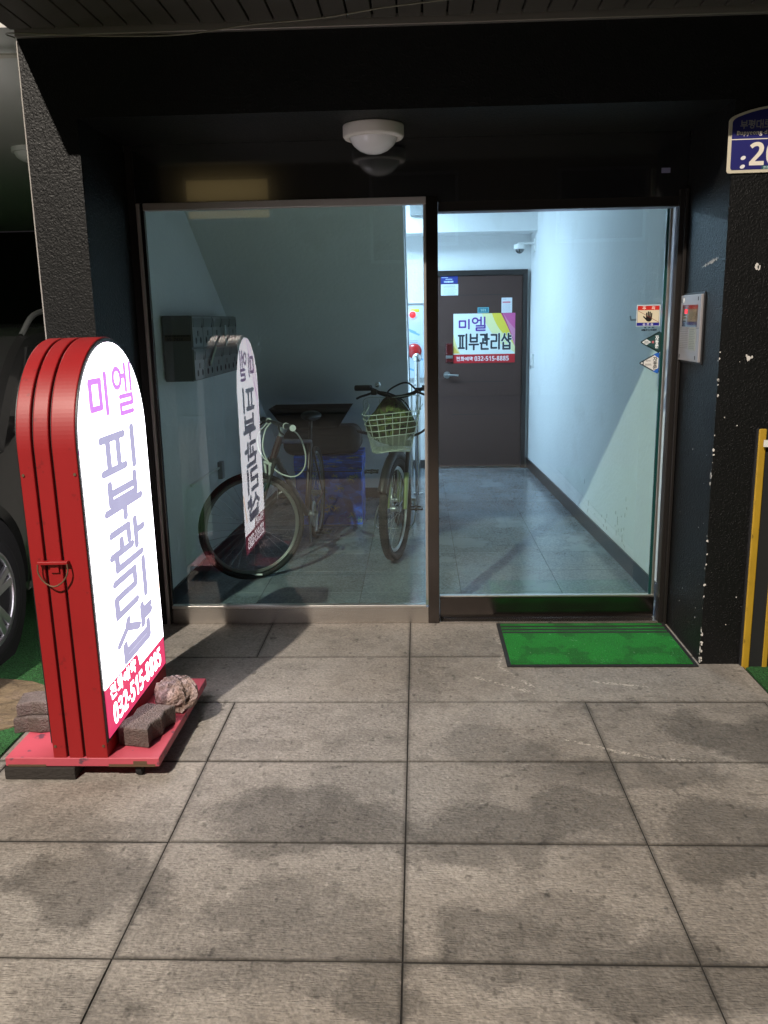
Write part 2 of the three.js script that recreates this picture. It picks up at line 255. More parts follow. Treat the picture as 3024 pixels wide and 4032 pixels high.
// hall walls, tapering slightly towards the back
const ZB = -5.0, HC = 2.9;
put(B, 'hall_wall', prism([[xl(0.05), 0.05], [xl(ZB - 0.2), ZB - 0.2], [-1.598, ZB - 0.2], [-1.598, 0.05]], -0.03, HC), M.plaster);
const rightWall = put(B, 'hall_wall', prism([[xr(0.05), 0.05], [2.0, 0.05], [2.0, ZB - 0.2], [xr(ZB - 0.2), ZB - 0.2]], -0.03, HC), M.plaster);
put(B, 'hall_wall', box(-1.3, 1.3, -0.03, HC, ZB - 0.18, ZB), M.plaster);
put(B, 'hall_beam', box(-1.25, 1.28, 2.47, HC, ZB + 0.002, -4.62), M.plaster);
put(B, 'hall_ceiling', box(-1.598, 2.0, HC + 0.002, HC + 0.15, ZB - 0.2, 0.04), M.plaster);
put(B, 'front_wall', box(-1.598, 2.0, HL - 0.03, HC, -0.12, -0.022), M.plaster);
put(B, 'front_wall', box(-1.598, -1.376, -0.03, HL - 0.031, -0.05, 0.021), M.black);
put(B, 'front_wall', box(1.366, 2.0, -0.03, HL - 0.031, -0.05, 0.021), M.black);
put(B, 'front_wall', box(-1.374, 1.364, HL + 0.001, HC, -0.021, 0.011), M.black);
put(B, 'skirting', prism([[xl(-0.04) - 0.01, -0.04], [xl(-0.04) + 0.012, -0.04], [xl(-3.3) + 0.012, -3.3], [xl(-3.3) - 0.01, -3.3]], 0.0, 0.1), M.skirting);
put(B, 'skirting', prism([[xr(-0.07) + 0.01, -0.07], [xr(ZB) + 0.01, ZB + 0.001], [xr(ZB) - 0.012, ZB + 0.001], [xr(-0.07) - 0.012, -0.07]], 0.0, 0.115), M.skirting);
put(B, 'skirting', box(-1.18, 0.2, 0.0, 0.1, ZB - 0.005, ZB + 0.012), M.skirting);
const hallFloor = put(B, 'hall_floor', box(-1.59, 1.9, -0.05, 0.002, ZB - 0.1, -0.005), M.joint);
for (let j = 0; j < 11; j++) for (let i = 0; i < 5; i++) {
  const x0 = -1.5 + i * 0.6, z1 = -0.06 - j * 0.45, z0 = Math.max(ZB - 0.05, z1 - 0.45); if (z1 - z0 < 0.05) continue;
  put(hallFloor, 'floor_tile', rbox(x0 + 0.0012, x0 + 0.5988, -0.02, 0.008, z0 + 0.0012, z1 - 0.0012, 0.0012, 1), M.hallTile[(i * 7 + j * 5) % 3]);
}
// scuffs low on the right hall wall
{
  const list = [];
  for (let k = 0; k < 26; k++) { const z = -1.0 - Math.abs(rr(-1, 1) * rr(0, 1)) * 1.8, y = 0.14 + rr(0, 1) * rr(0, 1) * 0.35, h = rr(0.008, 0.05), w = rr(0.002, 0.006); list.push(box(xr(z) - 0.0025, xr(z) + 0.004, y, y + h, z - w / 2, z + w / 2)); }
  const s = put(B, 'wall_scuff', list, std([0.5, 0.51, 0.52], 0.9)); s.userData.kind = 'stuff';
}
// chipped paint along the right pillar's corner and faces
{
  const list = [];
  const chip = (x, y, z, r, nx) => { const g = new THREE.CircleGeometry(r, 7); const p = g.attributes.position; for (let i = 1; i < p.count; i++) { const k = rr(0.5, 1.3); p.setXY(i, p.getX(i) * k, p.getY(i) * k * 1.3); } p.setXY(p.count - 1, p.getX(1), p.getY(1)); if (nx) g.rotateY(-Math.PI / 2); g.translate(x, y, z); list.push(g); };
  for (let k = 0; k < 48; k++) { const y = Math.pow(rnd(), 1.7) * 1.5, s = rr(0.0015, 0.005) * (y < 0.9 ? 1.5 : 0.9) * (rnd() < 0.15 ? 2 : 1); rnd() < 0.5 ? chip(1.365 + rr(0, 0.006), y, ZF + 0.0012, s, 0) : chip(1.3638, y, ZF - rr(0, 0.008), s, 1); }
  for (let k = 0; k < 12; k++) chip(1.3638, rr(0.05, 1.2), rr(0.12, 0.55), rr(0.0015, 0.004), 1);
  for (let k = 0; k < 7; k++) chip(rr(1.38, 1.55), rr(0.1, 1.5), ZF + 0.0012, rr(0.001, 0.003), 0);
  for (const [x, y, r] of [[1.5, 1.805, 0.011], [1.507, 1.797, 0.008], [1.49, 1.42, 0.01], [1.505, 1.424, 0.006], [1.482, 1.43, 0.005]]) chip(x, y, ZF + 0.0012, r, 0);
  for (let k = 0; k < 14; k++) chip(1.3638, 1.82 + k * 0.002, 0.3 + k * 0.016, rr(0.003, 0.008), 1);
  const s = put(B, 'chipped_paint', list, std([0.66, 0.63, 0.6], 0.9)); s.userData.kind = 'stuff';
}

// stair seen from below, inside the glass
const stair = thing('staircase', 'concrete stair flight seen from beneath, rising towards the glass front', 'stairs');
{
  const sl = 0.72, z0 = -0.957, y0 = 2.319, yAt = (z) => y0 + sl * (z - z0);
  const prof = [[-0.2, yAt(-0.95)], [-0.95, yAt(-0.95)], [-3.9, yAt(-3.9)], [-4.17, 0.004], [-4.45, 0.004]];
  const n = 14, tz = -4.45, dz = (4.45 - 0.95) / n, dy = 2.58 / n;
  for (let i = 0; i < n; i++) { prof.push([tz + i * dz, 0.004 + (i + 1) * dy], [tz + (i + 1) * dz, 0.004 + (i + 1) * dy]); }
  prof.push([-0.2, 0.004 + n * dy]);
  put(stair, 'flight', muv(side(prof, -1.36, -0.03)), M.plaster);
  put(stair, 'closing_wall', box(-1.33, -0.05, 0.0, yAt(-3.38) + 0.1, -3.5, -3.4), M.plaster);
  put(stair, 'skirting', box(-1.29, -0.05, 0.008, 0.1, -3.405, -3.388), M.skirting);
  const rail = (x) => { put(stair, 'newel_post', [cyl(V(x, 0.005, -3.55), V(x, 1.24, -3.55), 0.026, 0.026, 20), cyl(V(x, 0.005, -3.55), V(x, 0.018, -3.55), 0.042, 0.042, 20)], M.chrome); put(stair, 'ball_finial', ball(x, 1.275, -3.55, 0.042, 24), M.chrome); };
  rail(0.045);
  put(stair, 'handrail', [cyl(V(0.045, 1.03, -3.55), V(-0.01, 1.03, -3.5), 0.012), cyl(V(-0.03, 1.06, -3.5), V(-0.03, 2.88, -0.95), 0.012, 0.012, 14), cyl(V(-0.012, 0.08, -3.5), V(-0.012, 1.03, -3.5), 0.016)], M.chrome);
}

// ───────── glazing ─────────
const W = thing('fixed_window', 'large fixed glass pane in a slim steel frame beside the sliding door', 'window');
put(W, 'glass_pane', box(-1.3, 0.1, 0.1, 2.16, -0.004, 0.004).translate(0, 0, 0), M.glass);
W.children[0].geometry = (() => { const g = new THREE.PlaneGeometry(1.4, 2.06); g.rotateX(-0.012); g.translate(-0.6, 1.13, 0); return g; })();
put(W, 'frame_bar', rbox(-1.335, -1.318, 0.0, 2.195, -0.02, 0.024, 0.003, 1), M.frameTan);
put(W, 'frame_bar', rbox(-1.318, -1.3, 0.0, 2.195, -0.02, 0.012, 0.003, 1), M.steelDark);
put(W, 'frame_bar', rbox(-1.3, 0.1, 2.16, 2.195, -0.02, 0.024, 0.003, 1), M.frameTan);
put(W, 'frame_bar', rbox(0.1, 0.158, 0.0, 2.195, -0.035, 0.025, 0.003, 1), M.steelDark);
put(W, 'frame_bead', rbox(0.086, 0.1, 0.1, 2.16, -0.012, 0.012, 0.002, 1), M.steelLight);
put(W, 'frame_bead', rbox(-1.3, 0.086, 0.092, 0.106, -0.014, 0.03, 0.002, 1), M.steelLight);
put(W, 'base_panel', rbox(-1.3, 0.1, 0.0, 0.092, -0.02, 0.022, 0.003, 1), M.steel);
put(W, 'side_panel', box(-1.374, -1.337, 0, HL - 0.002, -0.03, 0.02), M.frameDark);
const T = thing('transom_panel', 'glossy black panel across the top of the glass front', 'panel');
put(T, 'panel', box(-1.376, 0.1595, 2.196, HL - 0.001, -0.02, 0.01), M.blackGloss);
put(T, 'panel', box(0.155, 1.366, 2.17, HL - 0.001, -0.021, 0.008), M.blackGloss);
put(T, 'operator_cover', rbox(0.16, 1.33, 2.125, 2.197, -0.1, 0.0, 0.004, 1), M.frameDark);
put(T, 'sticker', box(1.235, 1.277, 2.277, 2.3, 0.008, 0.0095), std(null, 0.5, 0, { map: canvasTex(64, 32, (g) => { g.fillStyle = '#8a88a8'; g.fillRect(0, 0, 64, 32); g.fillStyle = '#333a66'; g.fillRect(3, 4, 58, 8); smallPrint(g, 4, 16, 54, 3, 5, 2, '#444'); }) }));
const D = thing('automatic_door', 'sliding glass entrance door with a polished bottom rail', 'door');
put(D, 'glass_pane', (() => { const g = new THREE.PlaneGeometry(1.15, 2.0); g.translate(0.735, 1.12, -0.05); return g; })(), M.glass);
put(D, 'bottom_rail', rbox(0.162, 1.315, 0.014, 0.128, -0.07, -0.03, 0.003, 1), M.steelDark);
put(D, 'rail_trim', rbox(0.162, 1.315, 0.128, 0.137, -0.066, -0.034, 0.002, 1), M.steelLight);
put(D, 'edge_strip', box(1.287, 1.3, 0.137, 2.12, -0.056, -0.044), M.glassEdge);
put(D, 'edge_strip', rbox(1.302, 1.315, 0.137, 2.12, -0.06, -0.04, 0.002, 1), M.steelLight);
const J = thing('door_jamb', 'dark bronze jamb beside the sliding door and black pillar', 'door frame');
put(J, 'jamb', rbox(1.325, 1.364, 0, 2.2, -0.04, 0.03, 0.003, 1), M.frameDark);
put(J, 'jamb_rib', rbox(1.345, 1.362, 0, 2.2, 0.03, 0.06, 0.004, 1), M.frameDark);
put(J, 'threshold', rbox(0.16, 1.325, 0.0, 0.011, -0.11, 0.03, 0.003, 1), M.steel);

// ───────── lamps ─────────
{ // ceiling lamp in the porch, off
  const L = thing('ceiling_lamp', 'round white ceiling lamp with a cream dome, unlit, under the porch ceiling', 'lamp', [-0.137, HL, 0.3]);
  const ring = new THREE.LatheGeometry([[0, 0], [0.136, 0], [0.138, -0.004], [0.138, -0.045], [0.13, -0.056], [0.11, -0.056], [0.108, -0.05]].map((p) => new THREE.Vector2(...p)), 48);
  put(L, 'ring', ring, std([0.75, 0.68, 0.64], 0.5));
  const dome = new THREE.LatheGeometry([[0.108, -0.052], [0.104, -0.065], [0.09, -0.085], [0.065, -0.105], [0.035, -0.117], [0.0, -0.121]].map((p) => new THREE.Vector2(...p)), 40);
  put(L, 'dome', dome, phys([0.8, 0.76, 0.78], { roughness: 0.18, ior: 1.5 }));
}
{ // hall light above the stair foot, hidden from the street
  const L = thing('hall_lamp', 'flat square LED lamp on the hall ceiling beyond the stair', 'lamp', [-0.5, HC, -3.85]);
  put(L, 'housing', rbox(-0.3, 0.3, -0.05, 0, -0.3, 0.3, 0.01, 2), M.white);
  put(L, 'diffuser', rbox(-0.28, 0.28, -0.058, -0.05, -0.28, 0.28, 0.003, 1), std([0.8, 0.8, 0.8], 0.5, 0, { emissive: new THREE.Color(0.54, 0.72, 1), emissiveIntensity: 2 }));
  const a = new THREE.RectAreaLight(new THREE.Color(0.54, 0.72, 1), 92, 0.56, 0.56); a.position.y = -0.063; a.rotation.x = -Math.PI / 2; L.add(a);
}
{ // street lamp behind the camera: the warm light on the paving
  const L = thing('street_lamp', 'street lamp on a tall grey pole by the road', 'street lamp', [-4.65, 0, 10.75]);
  put(L, 'pole', cyl(V(0, -0.06, 0), V(0, 8.9, 0), 0.08, 0.05, 16), M.alu);
  put(L, 'arm', tube([[0, 8.7, 0], [0.15, 9.0, -0.2], [0.55, 9.06, -0.8]], 0.03, 16), M.alu);
  put(L, 'head', rbox(0.5, 0.95, 9.02, 9.12, -1.5, -0.75, 0.04, 3), M.alu);
  put(L, 'lens', rbox(0.58, 0.87, 9.005, 9.02, -1.4, -0.95, 0.004, 1), std([0.8, 0.8, 0.8], 0.4, 0, { emissive: new THREE.Color(1, 0.9, 0.79), emissiveIntensity: 6 }));
  const s = new THREE.SpotLight(new THREE.Color(1, 0.9, 0.78), 830, 0, 1.35, 0.4, 2);
  s.position.set(0.74, 8.98, -1.2); s.target.position.set(4.1, 0, -8.5); s.castShadow = true; s.shadow.radius = 4; s.shadow.mapSize.set(2048, 2048);
  L.add(s, s.target);
}

// ───────── the red lightbox sign ─────────
const uv01 = (g, ax, a0, a1, b0, b1) => { const p = g.attributes.position, u = g.attributes.uv; for (let i = 0; i < p.count; i++) { const a = ax === 'z' ? -p.getZ(i) : p.getX(i); u.setXY(i, (a - a0) / (a1 - a0), (p.getY(i) - b0) / (b1 - b0)); } return g; };
const card = (w, h, t = 0.0015) => new THREE.BoxGeometry(w, h, t);
function arch(hw, yb, yt) { const s = new THREE.Shape(); s.moveTo(-hw, yb); s.lineTo(hw, yb); s.lineTo(hw, yt - hw); s.absarc(0, yt - hw, hw, 0, Math.PI, false); s.lineTo(-hw, yb); return s; }
const redMap = dataTex(512, (u, v) => { const a = 0.95 + 0.14 * (fbm(u, v, 5, 5, 91) - 0.5), k = sm(0.74, 0.8, fbm(u, v, 22, 4, 95)) * 0.5; return [a * (1 - 0.5 * k), a * (1 - 0.3 * k) + 0.02 * k, a * (1 - 0.3 * k) + 0.02 * k]; }, 0.7);
M.red = phys([0.34, 0.008, 0.011], { roughness: 0.5, clearcoat: 0.12, clearcoatRoughness: 0.3, map: redMap });
M.redBoard = std([0.55, 0.085, 0.12], 0.5, 0, { map: dataTex(512, (u, v) => { const a = 0.95 + 0.2 * (fbm(u, v, 6, 5, 101) - 0.5), k = sm(0.68, 0.78, fbm(u, v, 14, 5, 105)); return [a * (1 - 0.75 * k), a * (1 - 0.3 * k), a * (1 - 0.3 * k)]; }, 0.6) });
M.rust = std([0.16, 0.1, 0.06], 0.6, 0.4);
const SIGN_L = 6;
const faceTex = canvasTex(704, 1396, (g, w, h) => {
  g.fillStyle = '#fff'; g.fillRect(0, 0, w, h);
  g.lineCap = 'round';
  for (const [x0, y0, x1, y1, c, lw] of [[40, 420, 330, 10, '#e3b9dc', 26], [0, 360, 250, 20, '#dba3d6', 12], [20, 520, 200, 190, '#e9cbe4', 16], [60, 250, 160, 60, '#c07a6a', 6], [10, 640, 70, 470, '#e0b4da', 9], [420, 0, 560, 160, '#eed9ea', 18], [640, 1180, 704, 1010, '#f3d9c4', 30]]) { g.strokeStyle = c; g.lineWidth = lw; g.beginPath(); g.moveTo(x0, y0); g.lineTo(x1, y1); g.stroke(); }
  hangul(g, '미', 130, 105, 190, 150, 22, '#663f70', 1.7); hangul(g, '엘', 370, 85, 220, 185, 19, '#663f70', 1.6);
  [...'피부관리샵'].forEach((c, i) => hangul(g, c, 178, 330 + i * 179, 400, 150, 29, '#52515f', 1.9));
  g.fillStyle = '#69192e'; g.beginPath(); g.moveTo(0, 1396); g.lineTo(0, 1212); g.lineTo(330, 1212); g.quadraticCurveTo(365, 1212, 372, 1242); g.lineTo(380, 1272); g.lineTo(704, 1272); g.lineTo(704, 1396); g.fill();
  line(g, '전화예약', 50, 1222, 280, 50, 9, '#fff', 14);
  g.fillStyle = '#fff'; g.font = 'bold 112px sans-serif'; g.textAlign = 'center'; g.save(); g.translate(352, 1374); g.scale(0.86, 1); g.fillText('032-515-8885', 0, 0); g.restore();
});
const S = thing('lightbox_sign', 'glowing white arched lightbox sign in a red metal case on a red board', 'sign', [-1.175, 0, 1.29]);
{
  put(S, 'case_core', side(arch(0.357, 0.058, 1.552), -0.096, 0.096), std([0.05, 0.004, 0.005], 0.6));
  for (const [a, b] of [[-0.1, -0.051], [-0.042, 0.01], [0.019, 0.1]]) put(S, 'case_rib', (() => { const g = side(arch(0.37, 0.055, 1.565), a, b, 0.004); const p = g.attributes.position, u = g.attributes.uv; for (let i = 0; i < p.count; i++) u.setXY(i, p.getX(i) + p.getZ(i), p.getY(i)); return g; })(), M.red);
  const fm = std([0.35, 0.35, 0.35], 0.3, 0, { map: faceTex, emissive: new THREE.Color(0.98, 0.955, 1), emissiveMap: faceTex, emissiveIntensity: SIGN_L });
  for (const s of [1, -1]) {
    const gk = side(arch(0.366, 0.14, 1.56), 0.1, 0.104), f = side(arch(0.352, 0.15, 1.546), 0.104, 0.107);
    uv01(f, 'z', -0.352, 0.352, 0.15, 1.546);
    if (s < 0) { gk.rotateY(Math.PI); f.rotateY(Math.PI); }
    put(S, 'gasket', gk, M.blackPlastic); put(S, 'light_panel', f, fm);
    const a = new THREE.RectAreaLight(new THREE.Color(0.98, 0.955, 1), 0.25, 0.6, 1.2); a.position.set(0.112 * s, 0.85, 0); a.rotation.y = (s * Math.PI) / 2; a.lookAt(V(-1.175 + s * 5, 0.85, 1.29)); a.rotateY(Math.PI); S.add(a);
  }
  put(S, 'base_board', rbox(-0.28, 0.285, 0.05, 0.084, -0.34, 0.372, 0.004, 2), M.redBoard);
  const h = put(S, 'pull_handle', [rbox(-0.068, 0.038, 0.812, 0.824, 0.372, 0.392, 0.003, 1), rbox(-0.03, 0.0, 0.78, 0.815, 0.37, 0.378, 0.002, 1)], M.red);
  put(h, 'wire_loop', tube([[-0.066, 0.815, 0.39], [-0.066, 0.785, 0.393], [-0.045, 0.752, 0.396], [-0.015, 0.738, 0.398], [0.015, 0.752, 0.396], [0.036, 0.785, 0.393], [0.036, 0.815, 0.39]], 0.0028, 40, 8), M.rust);
  for (const q of [[-0.27, -0.13, 0.05, 0.058], [0.1, 0.27, 0.05, 0.06], [0.19, 0.24, 0.0605, 0.072]]) put(S, 'rust_patch', box(...q, 0.3715, 0.3728), M.rust);
  for (const [x, y] of [[-0.088, 1.12], [0.088, 1.12], [-0.088, 0.13], [0.088, 0.13]]) put(S, 'screw', cyl(V(x, y, 0.369), V(x, y, 0.3735), 0.005), M.rust);
  for (const [x, z] of [[0.2, 0.33], [0.24, -0.26], [-0.22, -0.28]]) put(S, 'caster', [cyl(V(x - 0.01, 0.025, z), V(x + 0.01, 0.025, z), 0.025, 0.025, 20), rbox(x - 0.015, x + 0.015, 0.028, 0.05, z - 0.02, z + 0.02, 0.003, 1)], M.rubber);
}
for (const m of S.children) if (m.isMesh && !['base_board', 'caster', 'rust_patch'].includes(m.name)) m.rotation.z = 0.009; // the case leans a little
solo('wood_block', 'dark wood block wedged under the red sign board', 'block', rbox(-1.46, -1.2, 0, 0.048, 1.46, 1.667, 0.004, 2), std([0.03, 0.025, 0.022], 0.8, 0, { bumpMap: paveBump, bumpScale: 0.004 }));
// concrete paver blocks and a rock weigh the board down
M.concrete = std([1, 1, 1], 0.9, 0, { map: dataTex(512, (u, v) => { const a = 0.7 + 0.6 * fbm(u, v, 20, 4, 111) + 0.35 * (vn(u * 180, v * 180, 180, 115) - 0.5); return [0.11 * a, 0.085 * a, 0.075 * a]; }, 0.35), bumpMap: dataTex(512, (u, v) => fbm(u, v, 60, 3, 119), 0.3, false), bumpScale: 0.006 });
function paverGeo(l, w, h) {
  const pts = [[-0.5, -0.5], [-0.25, -0.38], [0, -0.5], [0.25, -0.38], [0.5, -0.5], [0.5, 0.5], [0.25, 0.62], [0, 0.5], [-0.25, 0.62], [-0.5, 0.5]].map(([a, b]) => new THREE.Vector2(a * l, b * w));
  const g = new THREE.ExtrudeGeometry(new THREE.Shape(pts), { depth: h - 0.016, bevelEnabled: true, bevelSize: 0.008, bevelThickness: 0.008, bevelOffset: -0.008, bevelSegments: 2 });
  g.rotateX(-Math.PI / 2); g.translate(0, 0.008, 0); return muv(g);
}
{
  const a = solo('paver_block', 'brown concrete paver block beside the rock on the red board', 'paver block', paverGeo(0.215, 0.12, 0.075), M.concrete); a.position.set(-0.985, 0.084, 1.475); a.rotation.y = Math.PI / 2 - 0.2;
  const b = solo('paver_block', 'lower of two stacked paver blocks beside the red sign case', 'paver block', paverGeo(0.2, 0.11, 0.065), M.concrete); b.position.set(-1.405, 0.084, 1.42); b.rotation.y = 0.05;
  const c = solo('paver_block', 'upper of two stacked paver blocks beside the red sign case', 'paver block', paverGeo(0.2, 0.11, 0.055), M.concrete); c.position.set(-1.4, 0.1495, 1.4); c.rotation.y = 0.2; 
  const g = new THREE.IcosahedronGeometry(1, 5), p = g.attributes.position;
  for (let i = 0; i < p.count; i++) { const x = p.getX(i), y = p.getY(i), z = p.getZ(i); const rg = (q) => Math.abs(2 * q - 1); let k = 0.82 + 0.42 * vn(x * 1.6 + 5, y * 1.6 + z * 1.3 + 5, 64, 3) + 0.3 * rg(vn(x * 2.6 + 9, z * 2.6 + y * 2.2 + 9, 64, 5)) - 0.16 * rg(vn(x * 5 + 20, z * 5 + y * 4.4 + 20, 64, 7)) + 0.08 * vn(x * 13 + 30, z * 12 + y * 11 + 30, 64, 8); const q = 0.82; p.setXYZ(i, x * k * 0.07, Math.max(-0.055 * q, y * k * 0.06), z * k * 0.085); }
  g.computeVertexNormals(); g.rotateY(0.5);
  const r = solo('rock', 'rough pinkish rock on the red sign board', 'rock', muv(g), std([1, 1, 1], 0.85, 0, { map: dataTex(512, (u, v) => { const a = 0.5 + fbm(u, v, 12, 5, 131), k = sm(0.5, 0.62, fbm(u, v, 7, 4, 135)); return [(0.3 - 0.08 * k) * a, (0.22 - 0.07 * k) * a, (0.2 - 0.08 * k) * a]; }, 0.2), bumpMap: dataTex(256, (u, v) => fbm(u, v, 20, 4, 6), 0.15, false), bumpScale: 0.01 })); r.position.set(-0.945, 0.134, 1.225);
}

// ───────── doormat ─────────
{
  const m = thing('doormat', 'green doormat with black stripes and rubber border before the sliding door', 'doormat', [0.905, 0.002, 0.345]);
  put(m, 'rubber_border', rbox(-0.445, 0.445, 0, 0.007, -0.295, 0.295, 0.003, 2), M.rubber);
  const pile = std([1, 1, 1], 0.95, 0, { map: dataTex(512, (u, v) => { const a = 0.75 + 0.5 * vn(u * 160, v * 160, 160, 141) * 1 + 0.25 * (fbm(u, v, 6, 4, 143) - 0.5), k = sm(0.8, 0.84, fbm(u, v, 30, 3, 147)) * 0.08, dk = 1 - 0.35 * sm(0.5, 0.66, fbm(u, v, 5, 5, 151)); return [0.006 * a * dk + k, 0.21 * a * dk + k, 0.02 * a * dk + k]; }, 0.5), bumpMap: dataTex(512, (u, v) => vn(u * 170, v * 170, 170, 149), 0.5, false), bumpScale: 0.004 });
  let z = -0.275; [0.033, 0.026, 0.022, 0.407].forEach((w, i) => { put(m, 'pile', rbox(-0.425, 0.425, 0.004, 0.011, z, z + w, 0.002, 1), pile); if (i < 3) put(m, 'stripe', rbox(-0.424, 0.424, 0.004, 0.0116, z + w + 0.001, z + w + 0.02, 0.002, 1), M.rubber); z += w + 0.021; });
}

// ───────── address plate, intercom, corner guard ─────────
{
  const p = thing('address_plate', 'navy house number plate with cream border on the black pillar', 'sign', [1.345, 2.178, ZF + 0.003], 0); p.rotation.z = 0.008;
  const w = 0.42, hs = 0.2, ha = 0.275;
  const shp = (o) => { const s = new THREE.Shape(); s.moveTo(o + 0.012, o); s.lineTo(w - o - 0.012, o); s.quadraticCurveTo(w - o, o, w - o, o + 0.012); s.lineTo(w - o, hs - o * 0.5); s.quadraticCurveTo(w - o, hs + 0.012 - o * 0.5, w - o - 0.02, hs + 0.022 - o * 0.5); s.quadraticCurveTo(w / 2, ha + 0.02 - o, o + 0.02, hs + 0.022 - o * 0.5); s.quadraticCurveTo(o, hs + 0.012 - o * 0.5, o, hs - o * 0.5); s.lineTo(o, o + 0.012); s.quadraticCurveTo(o, o, o + 0.012, o); return s; };
  put(p, 'plate', new THREE.ExtrudeGeometry(shp(0), { depth: 0.004, bevelEnabled: true, bevelSize: 0.001, bevelThickness: 0.001, bevelSegments: 1 }), std([0.62, 0.56, 0.44], 0.5));
  const f = new THREE.ShapeGeometry(shp(0.012)); f.translate(0, 0, 0.0065); uv01(f, 'x', 0, w, 0, 0.28);
  put(p, 'print', f, std(null, 0.45, 0, { map: canvasTex(840, 560, (g) => {
    g.fillStyle = '#24246a'; g.fillRect(0, 0, 840, 560); const Y = (m) => 560 - (m / 0.28) * 560, X = (m) => (m / 0.42) * 840;
    g.fillStyle = '#e8dfd0'; g.fillRect(0, Y(0.132), 840, 7);
    line(g, '부평대로', X(0.045), Y(0.203), 250, 62, 8, '#8e8a86', 8); g.fillStyle = '#8e8a86'; g.font = 'bold 72px sans-serif'; g.fillText('168', X(0.18), Y(0.17)); 
    g.fillStyle = '#e8dfd0'; g.font = 'bold 44px sans-serif'; g.fillText('Bupyeong-daero', X(0.03), Y(0.147)); g.font = 'bold 250px sans-serif'; g.fillText('20', X(0.083), Y(0.028));
    g.fillStyle = '#2f5a5e'; g.fillRect(X(0.14), Y(0.026), 130, 30); g.fillStyle = '#c8dcdc'; g.font = 'bold 26px sans-serif'; g.fillText('21359', X(0.147), Y(0.014));
    g.fillStyle = '#e6e2e2'; for (const [a, b] of [[0.063, 0.058], [0.062, 0.024]]) { g.beginPath(); g.ellipse(X(a), Y(b), 22, 15, -0.4, 0, 7); g.fill(); }
  }) }));
}
{
  const p = thing('intercom', 'silver entry intercom panel with a red lit display on the black pillar side', 'intercom', [1.3635, 1.545, 0.205], -Math.PI / 2);
  put(p, 'faceplate', rbox(-0.16, 0.16, -0.155, 0.155, -0.002, 0.016, 0.004, 2), std([0.42, 0.4, 0.41], 0.45, 0.55));
  put(p, 'back_rim', rbox(-0.172, 0.172, -0.165, 0.165, -0.002, 0.005, 0.003, 1), M.blackPlastic);
  const g0 = rbox(-0.11, 0.115, 0.012, 0.105, 0.012, 0.0175, 0.002, 1);
  const scr = put(p, 'screen', card(0.225, 0.1, 0.003).translate(0.005, 0.058, 0.0165), phys([1, 1, 1], { roughness: 0.12, map: canvasTex(450, 200, (g) => {
    g.fillStyle = '#5b4f42'; g.fillRect(0, 0, 450, 200); g.fillStyle = '#6d1016'; g.fillRect(0, 0, 450, 36); g.fillStyle = '#22233a'; g.fillRect(0, 150, 450, 50); smallPrint(g, 20, 160, 380, 3, 12, 5, '#66667a'); smallPrint(g, 30, 105, 110, 3, 14, 6, '#8f8676');
    g.fillStyle = '#120d10'; g.beginPath(); g.ellipse(270, 105, 60, 34, 0, 0, 7); g.fill(); for (let k = 0; k < 4; k++) { g.beginPath(); g.ellipse(222 + k * 34, 70, 14, 34, 0, 0, 7); g.fill(); } g.beginPath(); g.ellipse(350, 90, 40, 12, -0.6, 0, 7); g.fill();
  }) }));
  put(scr, 'display_light', card(0.035, 0.02, 0.002).translate(-0.048, 0.078, 0.0185), std([0.2, 0.01, 0.01], 0.4, 0, { emissive: new THREE.Color(1, 0.03, 0.06), emissiveIntensity: 1.6 }));
  put(p, 'speaker_grille', Array.from({ length: 12 }, (_, i) => box(-0.135, -0.01, -0.095 + i * 0.0085, -0.0915 + i * 0.0085, 0.0155, 0.0168)), std([0.25, 0.24, 0.24], 0.6));
  put(p, 'name_card', card(0.1, 0.105, 0.002).translate(0.06, -0.05, 0.0165), std(null, 0.4, 0, { map: canvasTex(128, 160, (g) => { g.fillStyle = '#9a9d94'; g.fillRect(0, 0, 128, 160); smallPrint(g, 10, 10, 100, 12, 12, 6, '#6c7168'); }) }));
  put(p, 'sensor', (() => { const g = new THREE.CylinderGeometry(0.012, 0.012, 0.004, 20); g.rotateX(Math.PI / 2); g.translate(-0.1, 0.13, 0.016); return g; })(), M.white);
  put(p, 'seam', box(-0.15, 0.15, 0.0, 0.002, 0.0155, 0.0164), M.blackPlastic);
  for (const [x, y] of [[-0.13, 0.128], [0.12, 0.135], [-0.13, -0.135], [0.115, -0.135]]) put(p, 'screw', rbox(x - 0.005, x + 0.005, y - 0.009, y + 0.009, 0.015, 0.0172, 0.001, 1), M.blackPlastic);
}
{
  const p = thing('corner_guard', 'dark rubber corner guard with yellow stripes standing against the pillar', 'corner guard', [1.55, 0, ZF]);
  M.yellow = std([0.5, 0.3, 0.02], 0.55, 0, { map: dataTex(256, (u, v) => { const a = 0.9 + 0.25 * (fbm(u, v, 8, 4, 3) - 0.5), k = sm(0.7, 0.78, fbm(u, v, 16, 4, 7)) * 0.5; return [a * (1 - k), a * (1 - k), a * (1 - 0.6 * k)]; }, 0.5) });
  put(p, 'rubber_panel', rbox(-0.004, 0.125, -0.03, 1.11, 0, 0.022, 0.004, 2), M.rubber);
  put(p, 'yellow_stripe', rbox(0.0, 0.034, -0.03, 1.112, 0.02, 0.032, 0.006, 2), M.yellow);
  put(p, 'yellow_stripe', rbox(0.095, 0.118, -0.03, 1.108, 0.02, 0.028, 0.004, 2), M.yellow);
}
